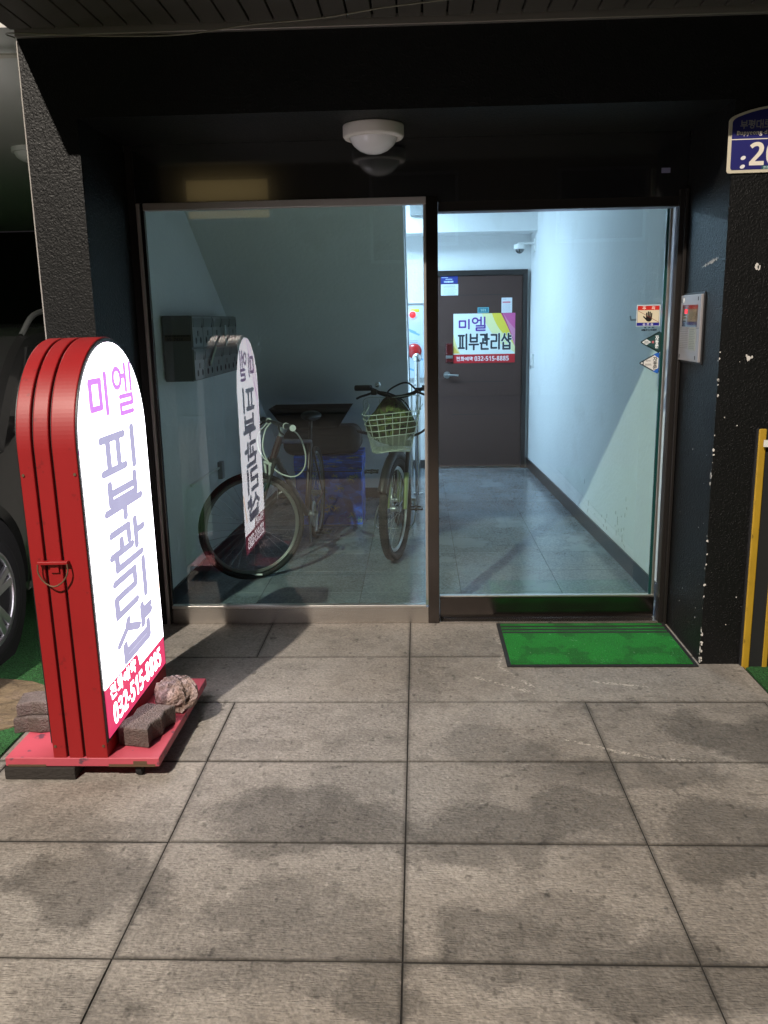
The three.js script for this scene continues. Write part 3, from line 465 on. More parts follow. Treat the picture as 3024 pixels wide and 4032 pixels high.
{ const t = thing('hanging_tag', 'small white tag with blue print hanging beside the corner guard', 'tag', [1.6, 1.05, ZF + 0.05]); put(t, 'tag', card(0.07, 0.03, 0.004), M.white); put(t, 'print', card(0.045, 0.012, 0.001).translate(0.008, 0.004, 0.003), std([0.05, 0.07, 0.2], 0.5)); put(t, 'hook', tube([[0.02, 0.012, 0], [0.02, 0.05, -0.02], [0.02, 0.052, -0.046]], 0.003, 12), M.alu); }
solo('cable', 'thin pale cable sagging under the porch overhang', 'cable', tube([[-1.6, 2.775, 0.62], [-1.438, 2.675, 1.0], [-1.055, 2.654, 1.0], [-0.795, 2.653, 1.0], [-0.569, 2.676, 1.0], [-0.278, 2.693, 1.0], [-0.058, 2.72, 1.0], [0.25, 2.745, 1.0], [0.6, 2.775, 1.0], [0.9, 2.802, 1.0]], 0.0028, 90, 8), std([0.2, 0.18, 0.14], 0.6));

// ───────── stickers on the door glass ─────────
const print = (name, label, w, h, cw, ch, draw, pos, group) => { const m = solo(name, label, 'sticker', card(w, h, 0.001), std(null, 0.45, 0, { map: canvasTex(cw, ch, draw) })); m.position.set(...pos); return m; };
print('caution_sticker', 'square sticker with a black hand and red heading on the glass door', 0.118, 0.105, 236, 210, (g) => {
  g.fillStyle = '#d9dfe2'; g.fillRect(0, 0, 236, 210); g.fillStyle = '#16204a'; g.fillRect(8, 8, 220, 196); g.fillStyle = '#c8281f'; g.fillRect(11, 11, 214, 40); line(g, '주', 58, 16, 32, 30, 5, '#f2e6dc'); line(g, '의', 150, 16, 32, 30, 5, '#f2e6dc');
  g.fillStyle = '#d9cfb4'; g.fillRect(11, 51, 214, 124); g.fillStyle = '#1c1f86'; g.fillRect(4, 176, 226, 30); line(g, '손조심', 66, 180, 104, 22, 4, '#e5e5ea', 14);
  g.fillStyle = '#0a0808'; g.beginPath(); g.ellipse(124, 138, 31, 27, 0, 0, 7); g.fill(); g.strokeStyle = '#0a0808'; g.lineWidth = 13; g.lineCap = 'round'; for (const [a, b, c, d] of [[102, 130, 101, 82], [118, 126, 118, 70], [133, 126, 135, 73], [148, 132, 151, 86], [104, 148, 72, 116]]) { g.beginPath(); g.moveTo(a, b); g.lineTo(c, d); g.stroke(); }
  g.strokeStyle = '#8a3d30'; g.lineWidth = 4; g.beginPath(); g.moveTo(12, 56); g.lineTo(222, 170); g.stroke();
}, [1.219, 1.608, -0.0485]);
{ // mirrored phone number on the inner side of the glass
  const m = solo('number_decal', 'small dark mirror-written phone number on the door glass under the hand sticker', 'decal', card(0.078, 0.024, 0.0008), std(null, 0.6, 0, { map: canvasTex(312, 96, (g) => { g.clearRect(0, 0, 312, 96); g.save(); g.translate(312, 0); g.scale(-1, 1); g.fillStyle = '#0e2530'; g.font = 'bold 52px sans-serif'; g.save(); g.translate(4, 86); g.scale(0.86, 1.15); g.fillText('010-9137-8484', 0, 0); g.restore(); line(g, '문 의 자', 70, 4, 190, 26, 5, '#0e2530', 4); g.restore(); }), alphaTest: 0.5 })); m.position.set(1.226, 1.541, -0.0482);
}
function triangle(name, label, cx, cy, draw, w = 0.1, h = 0.108) {
  const s = new THREE.Shape(); s.moveTo(-w / 2 + 0.004, 0.006); s.lineTo(w / 2 - 0.012, h / 2 - 0.002); s.quadraticCurveTo(w / 2, h / 2 + 0.002, w / 2, h / 2 - 0.012); s.lineTo(w / 2, -h / 2 + 0.012); s.quadraticCurveTo(w / 2, -h / 2 - 0.002, w / 2 - 0.012, -h / 2 + 0.002); s.lineTo(-w / 2 + 0.004, -0.006); s.quadraticCurveTo(-w / 2 - 0.003, 0, -w / 2 + 0.004, 0.006);
  const g = uv01(new THREE.ExtrudeGeometry(s, { depth: 0.001, bevelEnabled: false }), 'x', -w / 2, w / 2, -h / 2, h / 2);
  const m = solo(name, label, 'sticker', g, std(null, 0.4, 0, { map: canvasTex(200, 216, draw) })); m.position.set(cx, cy, -0.049); return m;
}
const vert = (g, text, x, y, w, h, lw, c) => [...text].forEach((q, i) => hangul(g, q, x, y + i * h * 1.12, w, h, lw, c));
triangle('triangle_sticker', 'dark green triangular automatic door sticker above the blue and white one', 1.237, 1.476, (g) => { g.fillStyle = '#16302f'; g.fillRect(0, 0, 200, 216); g.fillStyle = '#25484a'; g.beginPath(); g.moveTo(14, 108); g.lineTo(190, 18); g.lineTo(190, 198); g.fill(); g.fillStyle = '#d7dcdc'; g.beginPath(); g.moveTo(12, 108); g.lineTo(60, 78); g.lineTo(104, 108); g.lineTo(60, 138); g.fill(); smallPrint(g, 36, 98, 50, 3, 9, 4, '#333'); g.fillStyle = '#b5656a'; g.fillRect(112, 96, 22, 24); vert(g, '자동문', 146, 44, 34, 38, 7, '#e8eef0'); });
triangle('triangle_sticker', 'white triangular automatic door sticker with blue corners', 1.235, 1.371, (g) => { g.fillStyle = '#16303c'; g.fillRect(0, 0, 200, 216); g.fillStyle = '#1d5fc0'; g.fillRect(140, 8, 54, 200); g.fillStyle = '#d8d6d2'; g.beginPath(); g.moveTo(44, 90); g.lineTo(150, 30); g.lineTo(192, 60); g.lineTo(192, 160); g.lineTo(150, 186); g.lineTo(44, 126); g.fill(); g.beginPath(); g.ellipse(26, 108, 12, 10, 0, 0, 7); g.fill(); g.fillStyle = '#555'; g.font = 'bold 18px sans-serif'; g.fillText('AUTO', 64, 92); smallPrint(g, 58, 116, 64, 2, 10, 5, '#444'); vert(g, '자동문', 138, 48, 42, 38, 6, '#333'); });

// ───────── inside the hall ─────────
{
  const d = thing('hall_door', 'dark brown steel door at the end of the hall', 'door', [0, 0, ZB]);
  put(d, 'leaf', rbox(0.265, 1.165, 0.03, 2.06, 0.0, 0.045, 0.003, 1), M.brownDoor);
  const gm = std([0.018, 0.015, 0.014], 0.6);
  for (const y of [1.86, 0.95, 0.6]) put(d, 'groove', box(0.42, 1.02, y, y + 0.006, 0.0445, 0.0462), gm);
  put(d, 'door_frame', [box(1.167, 1.215, 0.01, 2.115, 0.0, 0.06), box(0.215, 1.167, 2.063, 2.115, 0.0, 0.06), box(0.215, 0.262, 0.01, 2.063, 0.0, 0.06)], std([0.026, 0.021, 0.02], 0.4));
  const h = put(d, 'lever_handle', [cyl(V(0.366, 1.03, 0.044), V(0.366, 1.03, 0.058), 0.038, 0.034, 28), cyl(V(0.366, 1.03, 0.05), V(0.366, 1.03, 0.09), 0.014), tube([[0.366, 1.03, 0.088], [0.41, 1.03, 0.09], [0.47, 1.027, 0.085], [0.488, 1.025, 0.084]], 0.0105, 16)], M.alu);
  put(d, 'digital_lock', rbox(0.352, 0.432, 1.16, 1.366, 0.044, 0.066, 0.012, 3), phys([0.09, 0.008, 0.01], { roughness: 0.25, clearcoat: 1 }));
  put(d, 'digital_lock_band', rbox(0.356, 0.428, 1.205, 1.237, 0.064, 0.069, 0.002, 1), M.alu);
}
const onDoor = ZB + 0.0465;
{
  const m = solo('door_banner', 'white and yellow shop banner with a red phone strip on the brown door', 'banner', card(0.655, 0.518, 0.003), std(null, 0.5, 0, { map: canvasTex(786, 622, (g, w, h) => {
    g.fillStyle = '#e9f0ee'; g.fillRect(0, 0, w, h);
    const sw = (pts, c) => { g.fillStyle = c; g.beginPath(); g.moveTo(...pts[0]); for (let i = 1; i < pts.length; i += 2) g.quadraticCurveTo(...pts[i], ...pts[i + 1]); g.fill(); };
    sw([[360, 0], [420, 200], [640, 420], [760, 470], [786, 500], [786, 500], [786, 0], [600, 0], [360, 0]], '#eeedb4'); sw([[490, 0], [540, 160], [640, 260], [700, 280], [786, 420], [780, 200], [600, 0], [540, 0], [490, 0]], '#ecd84c'); sw([[600, 0], [700, 120], [720, 240], [750, 340], [786, 420], [786, 300], [786, 0], [700, 0], [600, 0]], '#d98ab0'); sw([[630, 0], [690, 100], [786, 200], [786, 100], [786, 0], [700, 0], [630, 0]], '#cf5f9e'); sw([[600, 0], [640, 60], [786, 380], [660, 60], [625, 0]], '#c04a78');
    sw([[0, 250], [40, 420], [90, 500], [40, 500], [0, 500]], '#f0e6a0'); sw([[0, 400], [40, 460], [80, 500], [40, 500], [0, 500]], '#e6c45c');
    hangul(g, '미', 70, 70, 150, 120, 20, '#5d2a9a'); hangul(g, '엘', 240, 45, 175, 165, 20, '#5d2a9a');
    g.save(); [...'피부관리샵'].forEach((c, i) => { hangul(g, c, 62 + i * 139, 255, 118, 195, 34, '#f4f6f4'); }); [...'피부관리샵'].forEach((c, i) => { hangul(g, c, 62 + i * 139, 255, 118, 195, 24, '#23303c'); }); g.restore();
    g.fillStyle = '#c2202c'; g.fillRect(0, 512, w, 110); line(g, '전화예약', 40, 542, 210, 50, 8, '#f6eef0', 8); g.fillStyle = '#f6eef0'; g.font = 'bold 82px sans-serif'; g.save(); g.translate(268, 596); g.scale(0.88, 1); g.fillText('032-515-8885', 0, 0); g.restore();
  }) })); m.position.set(0.764, 1.412, onDoor);
  const q = (name, label, w, h, draw, x, y) => { const p = solo(name, label, 'notice', card(w, h, 0.0016), std(null, 0.6, 0, { map: canvasTex(160, Math.round((160 * h) / w), draw) })); p.position.set(x, y, onDoor - 0.0006); };
  q('blue_notice', 'blue notice sheet at the top corner of the brown door', 0.178, 0.078, (g, w, h) => { g.fillStyle = '#1d2f86'; g.fillRect(0, 0, w, h); smallPrint(g, 8, 10, 60, 1, 10, 7, '#cfe0ee'); smallPrint(g, 46, 26, 70, 1, 10, 8, '#cfe0ee'); smallPrint(g, 30, 45, 100, 1, 10, 15, '#dcecf4'); }, 0.393, 2.022);
  q('paper_notice', 'white paper notice under the blue sheet on the brown door', 0.182, 0.115, (g, w, h) => { g.fillStyle = '#dfe8ec'; g.fillRect(0, 0, w, h); smallPrint(g, 24, 14, 110, 2, 10, 4, '#8a98a0'); smallPrint(g, 24, 40, 110, 6, 10, 3, '#9aa8b0'); }, 0.396, 1.92);
  q('pink_notice', 'narrow white paper with pink print above the banner', 0.112, 0.155, (g, w, h) => { g.fillStyle = '#e2e4ea'; g.fillRect(0, 0, w, h); g.fillStyle = '#d98a98'; g.fillRect(14, 55, 120, 26); smallPrint(g, 14, 100, 130, 8, 14, 4, '#b8a8b4'); smallPrint(g, 14, 16, 60, 2, 12, 5, '#9ab'); }, 1.0, 1.751);
  q('room_plate', 'small teal room number plate above the banner', 0.122, 0.06, (g, w, h) => { g.fillStyle = '#2f7f94'; g.fillRect(0, 0, w, h); g.strokeStyle = '#8fc0c8'; g.lineWidth = 5; g.strokeRect(7, 7, w - 14, h - 14); g.fillStyle = '#b8d2c4'; g.font = 'bold 48px serif'; g.textAlign = 'center'; g.fillText('101', w / 2, h * 0.72); }, 0.752, 1.705);
}
{
  const a = thing('fire_alarm_panel', 'white fire alarm panel with red lamp and red bell beside the stair post', 'alarm panel', [0.02, 1.39, ZB]);
  put(a, 'cover', card(0.24, 0.77, 0.02).translate(0, 0, 0.012), std(null, 0.35, 0, { map: canvasTex(192, 616, (g, w, h) => { g.fillStyle = '#c9d8e2'; g.fillRect(0, 0, w, h); g.fillStyle = '#d6d838'; g.fillRect(70, 36, 70, 26); g.strokeStyle = '#7fb2d8'; g.lineWidth = 16; for (const [x, y] of [[30, 200], [60, 220], [20, 330], [60, 400], [90, 430], [10, 520]]) { g.beginPath(); g.moveTo(x, y); g.lineTo(x + 80, y + 34); g.stroke(); } smallPrint(g, 40, 300, 110, 6, 14, 5, '#8aa0b4'); }) }));
  put(a, 'rim', [box(-0.135, -0.12, -0.4, 0.4, 0, 0.03), box(0.12, 0.135, -0.4, 0.4, 0, 0.03), box(-0.12, 0.12, 0.385, 0.4, 0, 0.03), box(-0.12, 0.12, -0.4, -0.385, 0, 0.03)], M.alu);
  const cup = (x, y, r, hh) => { const g = new THREE.LatheGeometry([[0, hh], [r * 0.5, hh * 0.9], [r * 0.85, hh * 0.6], [r, hh * 0.2], [r, 0]].map((p) => new THREE.Vector2(...p)), 28); g.rotateX(Math.PI / 2); g.translate(x, y, 0.022); return g; };
  put(a, 'bell', cup(-0.005, -0.1, 0.08, 0.04), phys([0.5, 0.012, 0.015], { roughness: 0.3, clearcoat: 0.6 }));
  put(a, 'lamp_base', cup(-0.018, 0.275, 0.048, 0.012), M.white);
  put(a, 'lamp_lens', cup(-0.018, 0.28, 0.036, 0.03), std([0.4, 0.01, 0.01], 0.3, 0, { emissive: new THREE.Color(1, 0.04, 0.06), emissiveIntensity: 1.3 }));
  const p = new THREE.PointLight(new THREE.Color(1, 0.05, 0.06), 0.02); p.position.set(-0.018, 0.28, 0.06); a.add(p);
}
{
  const c = thing('dome_camera', 'white dome security camera on a wall bracket above the brown door', 'camera', [1.1, 2.3, -4.72]);
  put(c, 'bracket', [rbox(-0.02, 0.17, 0.045, 0.062, -0.03, 0.03, 0.004, 1), rbox(0.14, 0.165, -0.03, 0.1, -0.04, 0.04, 0.004, 1)], M.white);
  put(c, 'housing', cyl(V(0, 0.0, 0), V(0, 0.045, 0), 0.062, 0.056, 28), M.white);
  const g = new THREE.SphereGeometry(0.045, 24, 12, 0, Math.PI * 2, Math.PI / 2, Math.PI / 2); put(c, 'dome', g, M.blackGloss);
  const b = solo('junction_box', 'grey plastic box fixed to the white beam over the hall', 'box', rbox(-0.01, 0.15, 2.63, 2.78, -4.618, -4.55, 0.006, 2), std([0.3, 0.31, 0.31], 0.6));
  const e = thing('wall_switch', 'small white wall switch on the hall wall beside the brown door', 'switch', [xr(-4.72) - 0.012, 1.18, -4.72]); put(e, 'plate', rbox(-0.012, 0.012, -0.07, 0.07, -0.03, 0.03, 0.004, 2), M.white); put(e, 'button', rbox(-0.02, -0.01, -0.085, -0.05, -0.012, 0.012, 0.003, 1), M.alu);
  solo('wall_hook', 'small metal hook in the bare hall wall', 'hook', [cyl(V(xr(-0.98) + 0.005, 1.585, -0.98), V(xr(-0.98) - 0.03, 1.585, -0.98), 0.006), cyl(V(xr(-0.98) - 0.03, 1.582, -0.98), V(xr(-0.98) - 0.035, 1.61, -0.98), 0.005)], M.alu);
  const o = thing('wall_socket', 'grey wall socket with a conduit on the wall below the letterboxes', 'socket', [xl(-1.44), 0.61, -1.44]); put(o, 'box', rbox(-0.004, 0.03, -0.06, 0.06, -0.035, 0.035, 0.004, 2), std([0.4, 0.4, 0.4], 0.5)); put(o, 'conduit', cyl(V(0.008, 0.02, 0.03), V(0.012 + (xl(-0.75) - xl(-1.44)), 0.02, 0.7), 0.008), M.white);
}
{ // letterboxes
  const m = thing('letterbox_unit', 'dark steel bank of ten letterboxes on the wall inside the glass', 'letterboxes', [-1.285, 1.473, -1.02], Math.PI / 2);
  const lm = std([0.16, 0.16, 0.155], 0.45, 0.3), lm2 = std([0.24, 0.24, 0.23], 0.42, 0.3), hole = std([0.004, 0.004, 0.004], 0.8);
  put(m, 'housing', rbox(-0.6, 0.6, -0.183, 0.183, -0.09, 0.07, 0.003, 1), lm);
  put(m, 'number_label', (() => { const g = card(0.15, 0.035, 0.001); g.rotateY(-Math.PI / 2); g.translate(-0.6012, 0.06, -0.005); return g; })(), std(null, 0.7, 0, { map: canvasTex(256, 60, (g) => { g.fillStyle = '#50463a'; g.fillRect(0, 0, 256, 60); smallPrint(g, 6, 4, 240, 1, 10, 14, '#171310'); g.fillStyle = '#171310'; g.font = 'bold 40px sans-serif'; g.fillText('65- 7424', 20, 56); }) }));
  for (let r = 0; r < 2; r++) for (let c = 0; c < 5; c++) {
    const x = -0.6 + c * 0.24, y = r ? -0.18 : 0.003;
    const d = put(m, 'letterbox_door', rbox(x + 0.004, x + 0.236, y + 0.003, y + 0.176, 0.066, 0.08, 0.003, 1), lm2);
    put(d, 'flap', (() => { const g = box(x + 0.02, x + 0.22, y + 0.115, y + 0.165, 0.078, 0.083); return g; })(), lm);
    put(d, 'slot', (() => { const s = new THREE.Shape(); s.moveTo(x + 0.218, y + 0.165); s.quadraticCurveTo(x + 0.214, y + 0.12, x + 0.175, y + 0.112); s.lineTo(x + 0.222, y + 0.112); s.lineTo(x + 0.218, y + 0.165); const g = new THREE.ShapeGeometry(s); g.translate(0, 0, 0.0838); return g; })(), hole);
    for (const q of [0.07, 0.175]) put(d, 'peephole', (() => { const g = new THREE.CircleGeometry(0.019, 20); g.translate(x + q, y + 0.04, 0.0808); return g; })(), hole);
    put(d, 'latch', rbox(x + 0.105, x + 0.135, y + 0.065, y + 0.095, 0.079, 0.084, 0.002, 1), lm);
  }
  const env = (w, h, x, y, z, rz, c, label) => { const e = solo('envelope', label, 'letter', card(w, h, 0.004), std(c, 0.7)); e.position.set(-1.285 + z, 1.473 + y, -1.02 - x); e.rotation.set(0, Math.PI / 2, rz, 'YXZ'); };
  env(0.042, 0.13, 0.19, 0.06, 0.092, 0.1, [0.5, 0.53, 0.52], 'upright pale letter sticking out of a letterbox slot');
  env(0.19, 0.025, -0.19, -0.05, 0.095, 0.55, [0.42, 0.44, 0.32], 'slanted pale letter caught in a lower letterbox');
}

// ───────── bicycles and boxes behind the glass ─────────
function wheel(parent, c, axis, R, tr, tyreM, rimM, knobs) {
  const q = new THREE.Quaternion().setFromUnitVectors(V(0, 0, 1), axis.clone().normalize()), P = (g) => { g.applyQuaternion(q); g.translate(c.x, c.y, c.z); return g; };
  const list = [new THREE.TorusGeometry(R - tr, tr, 12, 72)];
  if (knobs) for (let k = 0; k < 96; k++) for (const s of [-1, 0, 1]) { const a = ((k + (s ? 0.5 : 0)) / 96) * Math.PI * 2, g = new THREE.BoxGeometry(0.007, 0.013, 0.011); const o = s ? 0.7 : 0; g.translate(R - tr + tr * Math.cos(o) + 0.001, 0, s * tr * Math.sin(o)); g.rotateZ(a); list.push(g); }
  const w = put(parent, 'wheel', P(merge(list)), tyreM);
  put(w, 'rim', P(merge([new THREE.TorusGeometry(R - 2 * tr - 0.008, 0.009, 8, 72), new THREE.TorusGeometry(R - 2 * tr - 0.018, 0.006, 8, 72)])), rimM);
  const sp = []; for (let k = 0; k < 32; k++) { const a = (k / 32) * Math.PI * 2, b = a + (k % 4 < 2 ? 1.2 : -1.2), s = k % 2 ? 0.026 : -0.026; sp.push(cyl(V(Math.cos(b) * 0.02, Math.sin(b) * 0.02, s), V(Math.cos(a) * (R - 2 * tr - 0.012), Math.sin(a) * (R - 2 * tr - 0.012), 0), 0.0011, 0.0011, 5)); }
  put(w, 'spokes', P(merge(sp)), M.chrome);
  put(w, 'hub', P((() => { const g = new THREE.CylinderGeometry(0.018, 0.018, 0.07, 14); g.rotateX(Math.PI / 2); return g; })()), M.alu);
  return w;
}
const pedal = (p, c, ax = V(1, 0, 0)) => put(p, 'pedal', [[-0.045, -0.038], [0.045, -0.038]].map(([z]) => rbox(c.x - 0.045, c.x + 0.045, c.y - 0.006, c.y + 0.006, c.z + z - 0.006, c.z + z + 0.006, 0.002, 1)).concat([rbox(c.x - 0.05, c.x - 0.036, c.y - 0.008, c.y + 0.008, c.z - 0.05, c.z + 0.05, 0.002, 1), rbox(c.x + 0.036, c.x + 0.05, c.y - 0.008, c.y + 0.008, c.z - 0.05, c.z + 0.05, 0.002, 1), rbox(c.x - 0.008, c.x + 0.008, c.y - 0.01, c.y + 0.01, c.z - 0.05, c.z + 0.05, 0.002, 1)]), M.blackPlastic);
const FY = 0.008;
{
  const b = thing('bicycle', 'dark bicycle with white cables and red frame, front wheel turned sideways', 'bicycle');
  const H = V(-1.0, 0.355, -0.8), ax = V(0.47, 0, 0.88), f = V(-0.88, 0, 0.47);
  wheel(b, H, ax, 0.347, 0.0175, M.rubber, std([0.22, 0.22, 0.21], 0.4, 0.6));
  const C = V(-0.865, 0.765, -0.872), T0 = V(-0.815, 0.91, -0.9), n = ax.clone().normalize();
  const off = (p, k) => p.clone().addScaledVector(n, k);
  put(b, 'fork', [cyl(off(H, 0.05), off(C, 0.045), 0.009, 0.014), cyl(off(H, -0.05), off(C, -0.045), 0.009, 0.014), cyl(off(C, -0.055), off(C, 0.055), 0.017)], M.blackPlastic);
  const red = phys([0.03, 0.006, 0.006], { roughness: 0.3, clearcoat: 0.8 }), BB = V(-0.74, 0.29, -1.45), SC = V(-0.72, 0.78, -1.62), RH = V(-0.72, 0.355, -1.9);
  put(b, 'frame', [cyl(C, T0, 0.024, 0.022, 16), cyl(C.clone().lerp(T0, 0.2), BB, 0.02), cyl(C.clone().lerp(T0, 0.8), SC, 0.016), cyl(BB, SC, 0.016), cyl(V(-0.76, 0.29, -1.47), V(-0.77, 0.355, -1.9), 0.009), cyl(V(-0.71, 0.29, -1.47), V(-0.67, 0.355, -1.9), 0.009), cyl(V(-0.73, 0.76, -1.62), V(-0.77, 0.355, -1.9), 0.007), cyl(V(-0.71, 0.76, -1.62), V(-0.67, 0.355, -1.9), 0.007)], red);
  put(b, 'stem', [cyl(T0, V(-0.805, 0.985, -0.905), 0.016), cyl(V(-0.807, 0.975, -0.905), V(-0.83, 0.99, -0.892), 0.018)], M.alu);
  const hc = V(-0.83, 0.992, -0.89);
  put(b, 'handlebar', [cyl(off(hc, -0.28), off(hc, 0.28), 0.012)], M.blackPlastic);
  for (const s of [1, -1]) { const g = put(b, 'grip', cyl(off(hc, s * 0.17), off(hc, s * 0.285), 0.018, 0.018, 16), M.blackPlastic); put(g, 'end_cap', [cyl(off(hc, s * 0.283), off(hc, s * 0.29), 0.02, 0.019, 16), cyl(off(hc, s * 0.165), off(hc, s * 0.172), 0.021, 0.021, 16)], M.white); put(b, 'brake_lever', tube([off(hc, s * 0.13).toArray(), off(hc, s * 0.14).addScaledVector(f, 0.035).toArray(), off(hc, s * 0.2).addScaledVector(f, 0.05).add(V(0, -0.03, 0)).toArray(), off(hc, s * 0.24).addScaledVector(f, 0.045).add(V(0, -0.04, 0)).toArray()], 0.006, 16), M.blackPlastic); }
  const wc = std([0.62, 0.63, 0.58], 0.45);
  put(b, 'cable', tube([[-0.75, 0.985, -0.76], [-0.685, 0.94, -0.76], [-0.645, 0.82, -0.78], [-0.66, 0.72, -0.8], [-0.72, 0.668, -0.82], [-0.8, 0.682, -0.82], [-0.87, 0.74, -0.82], [-0.915, 0.84, -0.83], [-0.905, 0.95, -0.88], [-0.88, 0.99, -0.95]], 0.0045, 80, 8), wc);
  put(b, 'cable', tube([[-0.91, 0.985, -0.98], [-0.955, 0.92, -0.9], [-0.945, 0.83, -0.86], [-0.89, 0.76, -0.84], [-0.84, 0.735, -0.86]], 0.004, 40, 8), wc);
  put(b, 'brake_caliper', [cyl(off(C, 0.05).add(V(-0.03, -0.02, 0.03)), off(C, 0.035).add(V(-0.03, -0.085, 0.03)), 0.009, 0.006), cyl(off(C, -0.05).add(V(-0.03, -0.02, 0.03)), off(C, -0.035).add(V(-0.03, -0.085, 0.03)), 0.009, 0.006), cyl(off(C, -0.05).add(V(-0.03, -0.015, 0.03)), off(C, 0.05).add(V(-0.03, -0.015, 0.03)), 0.01)], wc);
  put(b, 'saddle', (() => { const g = new THREE.SphereGeometry(1, 24, 14); g.scale(0.075, 0.035, 0.14); const p = g.attributes.position; for (let i = 0; i < p.count; i++) { const z = p.getZ(i); p.setX(i, p.getX(i) * (z > 0 ? 1 - z * 4.2 : 1)); } g.translate(-0.715, 0.955, -1.68); return g; })(), M.blackPlastic);
  put(b, 'seat_post', cyl(SC, V(-0.715, 0.94, -1.67), 0.013), M.blackPlastic);
  wheel(b, RH, V(1, 0, 0.04), 0.347, 0.0175, M.rubber, std([0.22, 0.22, 0.21], 0.4, 0.6));
  put(b, 'crankset', [(() => { const g = new THREE.TorusGeometry(0.085, 0.008, 8, 40); g.rotateY(Math.PI / 2); g.translate(-0.69, 0.29, -1.45); return g; })(), cyl(V(-0.8, 0.29, -1.45), V(-0.66, 0.29, -1.45), 0.015), cyl(V(-0.67, 0.29, -1.45), V(-0.665, 0.19, -1.33), 0.009), cyl(V(-0.81, 0.29, -1.45), V(-0.815, 0.39, -1.57), 0.009)], M.alu);
  pedal(b, V(-0.61, 0.19, -1.33)); pedal(b, V(-0.87, 0.39, -1.57));
  put(b, 'kickstand', cyl(V(-0.72, 0.3, -1.5), V(-0.76, FY, -1.74), 0.008), M.alu);
  put(b, 'reflector', rbox(-1.02, -0.95, 0.035, 0.046, -0.79, -0.785, 0.002, 1), M.white);
}
{
  const b = thing('bicycle', 'pale green mountain bicycle with a wire front basket facing the glass', 'bicycle');
  const H = V(-0.105, 0.358, -1.26), ax = V(0.97, 0, 0.23), n = ax.clone().normalize(), off = (p, k) => p.clone().addScaledVector(n, k);
  wheel(b, H, ax, 0.35, 0.029, M.rubber, std([0.55, 0.55, 0.53], 0.3, 0.8), true);
  const lime = phys([0.2, 0.26, 0.1], { roughness: 0.3, clearcoat: 0.7 }), C = V(-0.075, 0.79, -1.4), T0 = V(-0.067, 0.96, -1.46);
  put(b, 'fork', [cyl(off(H, 0.062), off(H, 0.06).lerp(off(C, 0.06), 0.55), 0.017, 0.019), cyl(off(H, -0.062), off(H, -0.06).lerp(off(C, -0.06), 0.55), 0.017, 0.019)], lime);
  put(b, 'fork_crown', [cyl(off(H, 0.06).lerp(off(C, 0.06), 0.5), off(C, 0.06), 0.014), cyl(off(H, -0.06).lerp(off(C, -0.06), 0.5), off(C, -0.06), 0.014), cyl(off(C, -0.075), off(C, 0.075), 0.022)], M.blackPlastic);
  const BB = V(-0.09, 0.3, -1.85), SC = V(-0.1, 0.8, -2.0), RH = V(-0.11, 0.358, -2.32);
  put(b, 'frame', [cyl(C, T0, 0.026, 0.024, 16), cyl(C.clone().lerp(T0, 0.25), BB, 0.023), cyl(C.clone().lerp(T0, 0.8), SC, 0.018), cyl(BB, SC, 0.018), cyl(V(-0.12, 0.3, -1.87), V(-0.17, 0.358, -2.32), 0.01), cyl(V(-0.06, 0.3, -1.87), V(-0.05, 0.358, -2.32), 0.01), cyl(V(-0.12, 0.78, -2.0), V(-0.17, 0.358, -2.32), 0.009), cyl(V(-0.08, 0.78, -2.0), V(-0.05, 0.358, -2.32), 0.009)], lime);
  const hc = V(-0.095, 1.1, -1.44);
  put(b, 'stem', [cyl(T0, V(-0.066, 1.05, -1.48), 0.017), cyl(V(-0.066, 1.05, -1.48), hc, 0.018)], M.blackPlastic);
  const E = (k, y, z) => off(hc, k).add(V(0, y, z)).toArray();
  put(b, 'handlebar', tube([E(-0.28, 0.055, -0.05), E(-0.2, 0.06, -0.02), E(-0.1, 0.02, 0), E(0, 0, 0), E(0.1, 0.02, 0), E(0.2, 0.06, -0.02), E(0.28, 0.055, -0.05)], 0.013, 50, 10), M.blackPlastic);
  for (const s of [-1, 1]) { put(b, 'grip', cyl(V(...E(s * 0.18, 0.06, -0.018)), V(...E(s * 0.292, 0.055, -0.052)), 0.02, 0.02, 16), M.blackPlastic); put(b, 'brake_lever', [tube([E(s * 0.15, 0.035, 0.02), E(s * 0.2, 0.02, 0.05), E(s * 0.25, 0.005, 0.05), E(s * 0.28, -0.01, 0.035)], 0.008, 18), rbox(hc.x + s * 0.15 - 0.02, hc.x + s * 0.15 + 0.02, hc.y + 0.02, hc.y + 0.06, hc.z - 0.01 + 0.23 * s * -0.15, hc.z + 0.03 + 0.23 * s * -0.15, 0.006, 1)], M.blackPlastic); }
  put(b, 'bell', ball(...E(-0.13, 0.085, 0.02), 0.02), M.chrome);
  put(b, 'cable', tube([E(-0.15, 0.04, 0.03), E(-0.05, 0.03, 0.06), E(0.05, -0.02, 0.06), E(0.1, -0.1, 0.04), E(0.08, -0.2, 0.0)], 0.005, 40), M.blackPlastic);
  put(b, 'cable', tube([E(0.15, 0.04, 0.03), E(0.08, 0.1, 0.06), E(0.0, 0.08, 0.06), E(-0.06, 0.03, 0.05), E(0.02, -0.03, 0.04)], 0.006, 40), M.blackPlastic);
  put(b, 'cable', tube([E(0.2, 0.05, 0.03), E(0.27, 0.0, 0.06), E(0.265, -0.12, 0.07), E(0.19, -0.22, 0.05), E(0.1, -0.27, 0.02)], 0.008, 40), M.blackPlastic);
